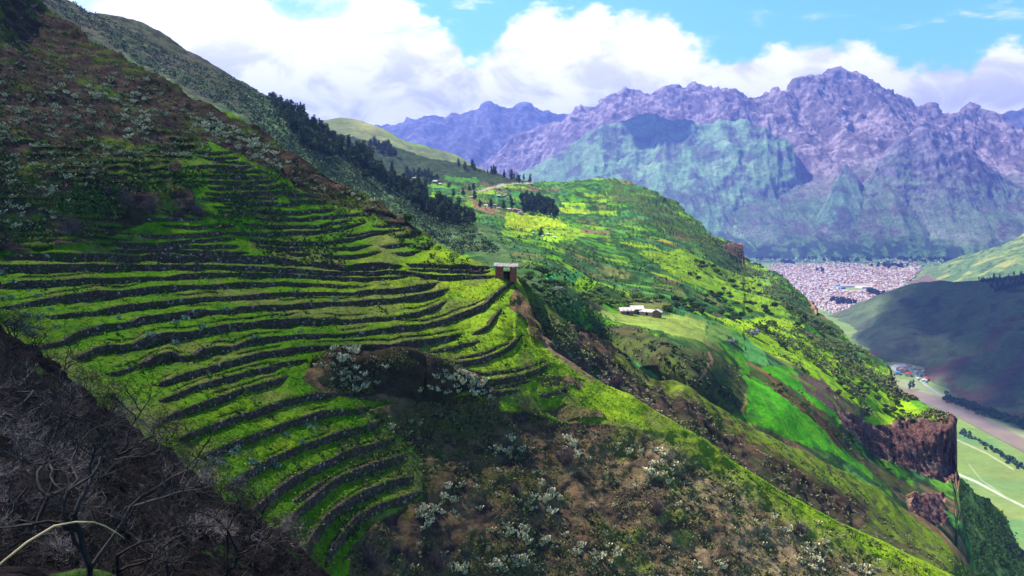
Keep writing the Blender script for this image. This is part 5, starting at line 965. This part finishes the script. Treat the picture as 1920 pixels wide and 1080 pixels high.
# far woods round the town
r = np.random.RandomState(77); C_ = []
def wood(pa, n, h, spr):
    for u in r.rand(n):
        q = np.array([np.interp(u, np.linspace(0, 1, len(pa)), [p[0] for p in pa]), np.interp(u, np.linspace(0, 1, len(pa)), [p[1] for p in pa])])+r.normal(size=2)*spr; p = floor_pt(q[0], max(q[1], 472)); d = r.normal(size=(34, 3)); d /= np.linalg.norm(d, axis=1)[:, None]; C_.append(p+[0, 0, h*.5]+d*[h*.32, h*.32, h*.5]*r.uniform(.7, 1.1))
for pa, n in (([(1465,492),(1490,496)], 22), ([(1515,478),(1560,482)], 34), ([(1600,476),(1650,482),(1720,488)], 60), ([(1640,499),(1690,500)], 34), ([(1730,486),(1790,488),(1800,482)], 26), ([(1400,475),(1460,480)], 22), ([(1560,488),(1580,492)], 14), ([(1565,566),(1600,572)], 24), ([(1625,548),(1650,555)], 16), ([(1530,508),(1540,509)], 6), ([(1420,486),(1900,492)], 70)): wood(pa, n, 22, [5, 1.6])
V, Fq = quads(np.concatenate(C_), 5., 7); tag(link('valley_woods', mesh_np('valley_woods', V, Fq, leafy('far_leaves', (.015, .035, .03), (.04, .07, .05), .02), smooth=False)), kind='stuff')
C_ = []
for u in r.rand(260):
    xx = 1770+u*260; q = (xx, np.interp(xx, [1770, 1800, 1850, 1920, 2030], [747, 757, 774, 797, 836])+r.normal()*3); p = floor_pt(*q); d = r.normal(size=(40, 3)); d /= np.linalg.norm(d, axis=1)[:, None]; C_.append(p+[0, 0, 4]+d*[5, 5, 5]*r.uniform(.6, 1.1))
for u in r.rand(120):
    xx = 1800+u*230; q = (xx, np.interp(xx, [1800, 1850, 1920, 2030], [810, 838, 880, 950])+r.normal()*3); p = floor_pt(*q); d = r.normal(size=(30, 3)); d /= np.linalg.norm(d, axis=1)[:, None]; C_.append(p+[0, 0, 2]+d*[3, 3, 3]*r.uniform(.5, 1.1))
V, Fq = quads(np.concatenate(C_), 1.7, 8); tag(link('riverside_thicket', mesh_np('riverside_thicket', V, Fq, leafy('thicket_leaves', (.015, .06, .025), (.06, .13, .04), .03), smooth=False)), kind='stuff')
# trees on the crest of the shaded hill
for q in rand_in([(1825,524),(1870,515),(1930,508),(1930,545),(1860,548)], 60, rr, 3):
    put(EUC[rr.randint(6)], Ds.at(*q), rr.uniform(.7, 1.1), 'tree', 'dark tree in the sparse wood on top of the shaded hill across the river', 'tree', 'wood on the shaded hill')
# ---- unseen clouds added out of view, above the haze, to cast shade on the slopes
M_CL = plain('shade_cloud_vapour', (.85, .86, .88), 1., .03, .002)
def thin(mat, a):
    t = mat.node_tree; b = t.nodes['Principled BSDF']; b.inputs['Alpha'].default_value = a; return mat
M_CT = thin(plain('thin_shade_cloud', (.85, .86, .88), 1., .03, .002), .33)
def shade_cloud(target, rx, ry, z, seed, mat=None):
    tgt = np.array(target, float); c_ = tgt+SD*(z-tgt[2])/SD[2]; nu, nv = 48, 20; u = np.linspace(0, 2*math.pi, nu, endpoint=False); v_ = np.linspace(-math.pi/2, math.pi/2, nv); U_, V_ = np.meshgrid(u, v_)
    d = np.stack([np.cos(V_)*np.cos(U_), np.cos(V_)*np.sin(U_), np.sin(V_)], -1); k_ = .62+.75*fbm(d*2.+seed*5, 1., 4, seed); rz_ = min(rx, ry)*.28; P_ = d*k_[..., None]*np.array([rx, ry, rz_])*1.15; P_[..., 2] = np.maximum(P_[..., 2], -.22*rz_)
    P_ += c_; i = np.arange(nv-1)[:, None]*nu; j = np.arange(nu)[None]; j2 = (j+1) % nu; Fq = np.stack([i+j, i+j2, i+nu+j2, i+nu+j], -1).reshape(-1, 4); o = link('shade_cloud', mesh_np('shade_cloud', P_.reshape(-1, 3), Fq, mat or M_CL)); tag(o, kind='structure'); return o
shade_cloud((-135, 100, -10), 95, 120, 2300, 1, M_CT)  # thin veil added out of view to darken the near left slopes
M_CH = thin(plain('half_shade_cloud', (.85, .86, .88), 1., .03, .002), .55)
shade_cloud((1660, 2140, -330), 640, 600, 5200, 2, M_CH); shade_cloud((1680, 2120, -330), 500, 480, 5600, 12, M_CH)
shade_cloud((1250, 1600, -400), 300, 260, 5000, 5, M_CH); shade_cloud((1270, 1580, -400), 220, 200, 5300, 6, M_CH)
shade_cloud((1440, 7750, 700), 340, 270, 4200, 3)
# ---- labels that single out the members of a group by their place
def proj(p):
    zc = p[1]*cp-p[2]*sp_; return 960+p[0]/zc*F0, 540-(p[1]*sp_+p[2]*cp)/zc*F0
grp_ = {}
for o in COL.objects:
    if o.parent is None and 'group' in o and 'label' in o and not o['group'].startswith(('dry stone', 'town')) and 'near town blocks' not in o['group']: grp_.setdefault((o['group'], o['label']), []).append(o)
for (gname, lab), lst in grp_.items():
    if len(lst) < 2: continue
    def where(o):
        if o.name.startswith('terrace_wall'): v = o.data.vertices[len(o.data.vertices)//2].co; return proj(v)
        return proj(o.location)
    P2 = sorted([(where(o), o) for o in lst], key=lambda q: q[0][1]); nrow = max(1, math.ceil(len(P2)/16)); per = math.ceil(len(P2)/nrow); lab = ' '.join(lab.replace(' of the picture', '').split()[:10])
    while lab.split()[-1] in ('the', 'of', 'a', 'on', 'in', 'from', 'to', 'under', 'above', 'and', 'beside', 'behind', 'by', 'near', 'two', 'long', 'left', 'steep', 'bright', 'dark', 'between'): lab = ' '.join(lab.split()[:-1])
    for rw in range(nrow):
        row = sorted(P2[rw*per:(rw+1)*per], key=lambda q: q[0][0])
        for i_, (_, o) in enumerate(row): o['label'] = lab+', '+ordinal(i_)+' from left'+(' in '+('top' if rw == 0 else ordinal(rw))+' row' if nrow > 1 else '')
# ---------------------------------------------------------------- haze
hz = Geo(); hz.box((0, 5200, 570), (26000, 15400, 2000)); ho = hz.build('haze', [])
mh = bpy.data.materials.new('valley_haze'); mh.use_nodes = True; t = mh.node_tree; t.nodes.clear()
pv = nn(t, 'ShaderNodeVolumePrincipled'); pv.inputs['Color'].default_value = (.22, .32, 1., 1); pv.inputs['Density'].default_value = 8.5e-5; pv.inputs['Anisotropy'].default_value = .2
om = nn(t, 'ShaderNodeOutputMaterial'); t.links.new(pv.outputs[0], om.inputs['Volume']); ho.data.materials.append(mh); tag(ho, kind='stuff')
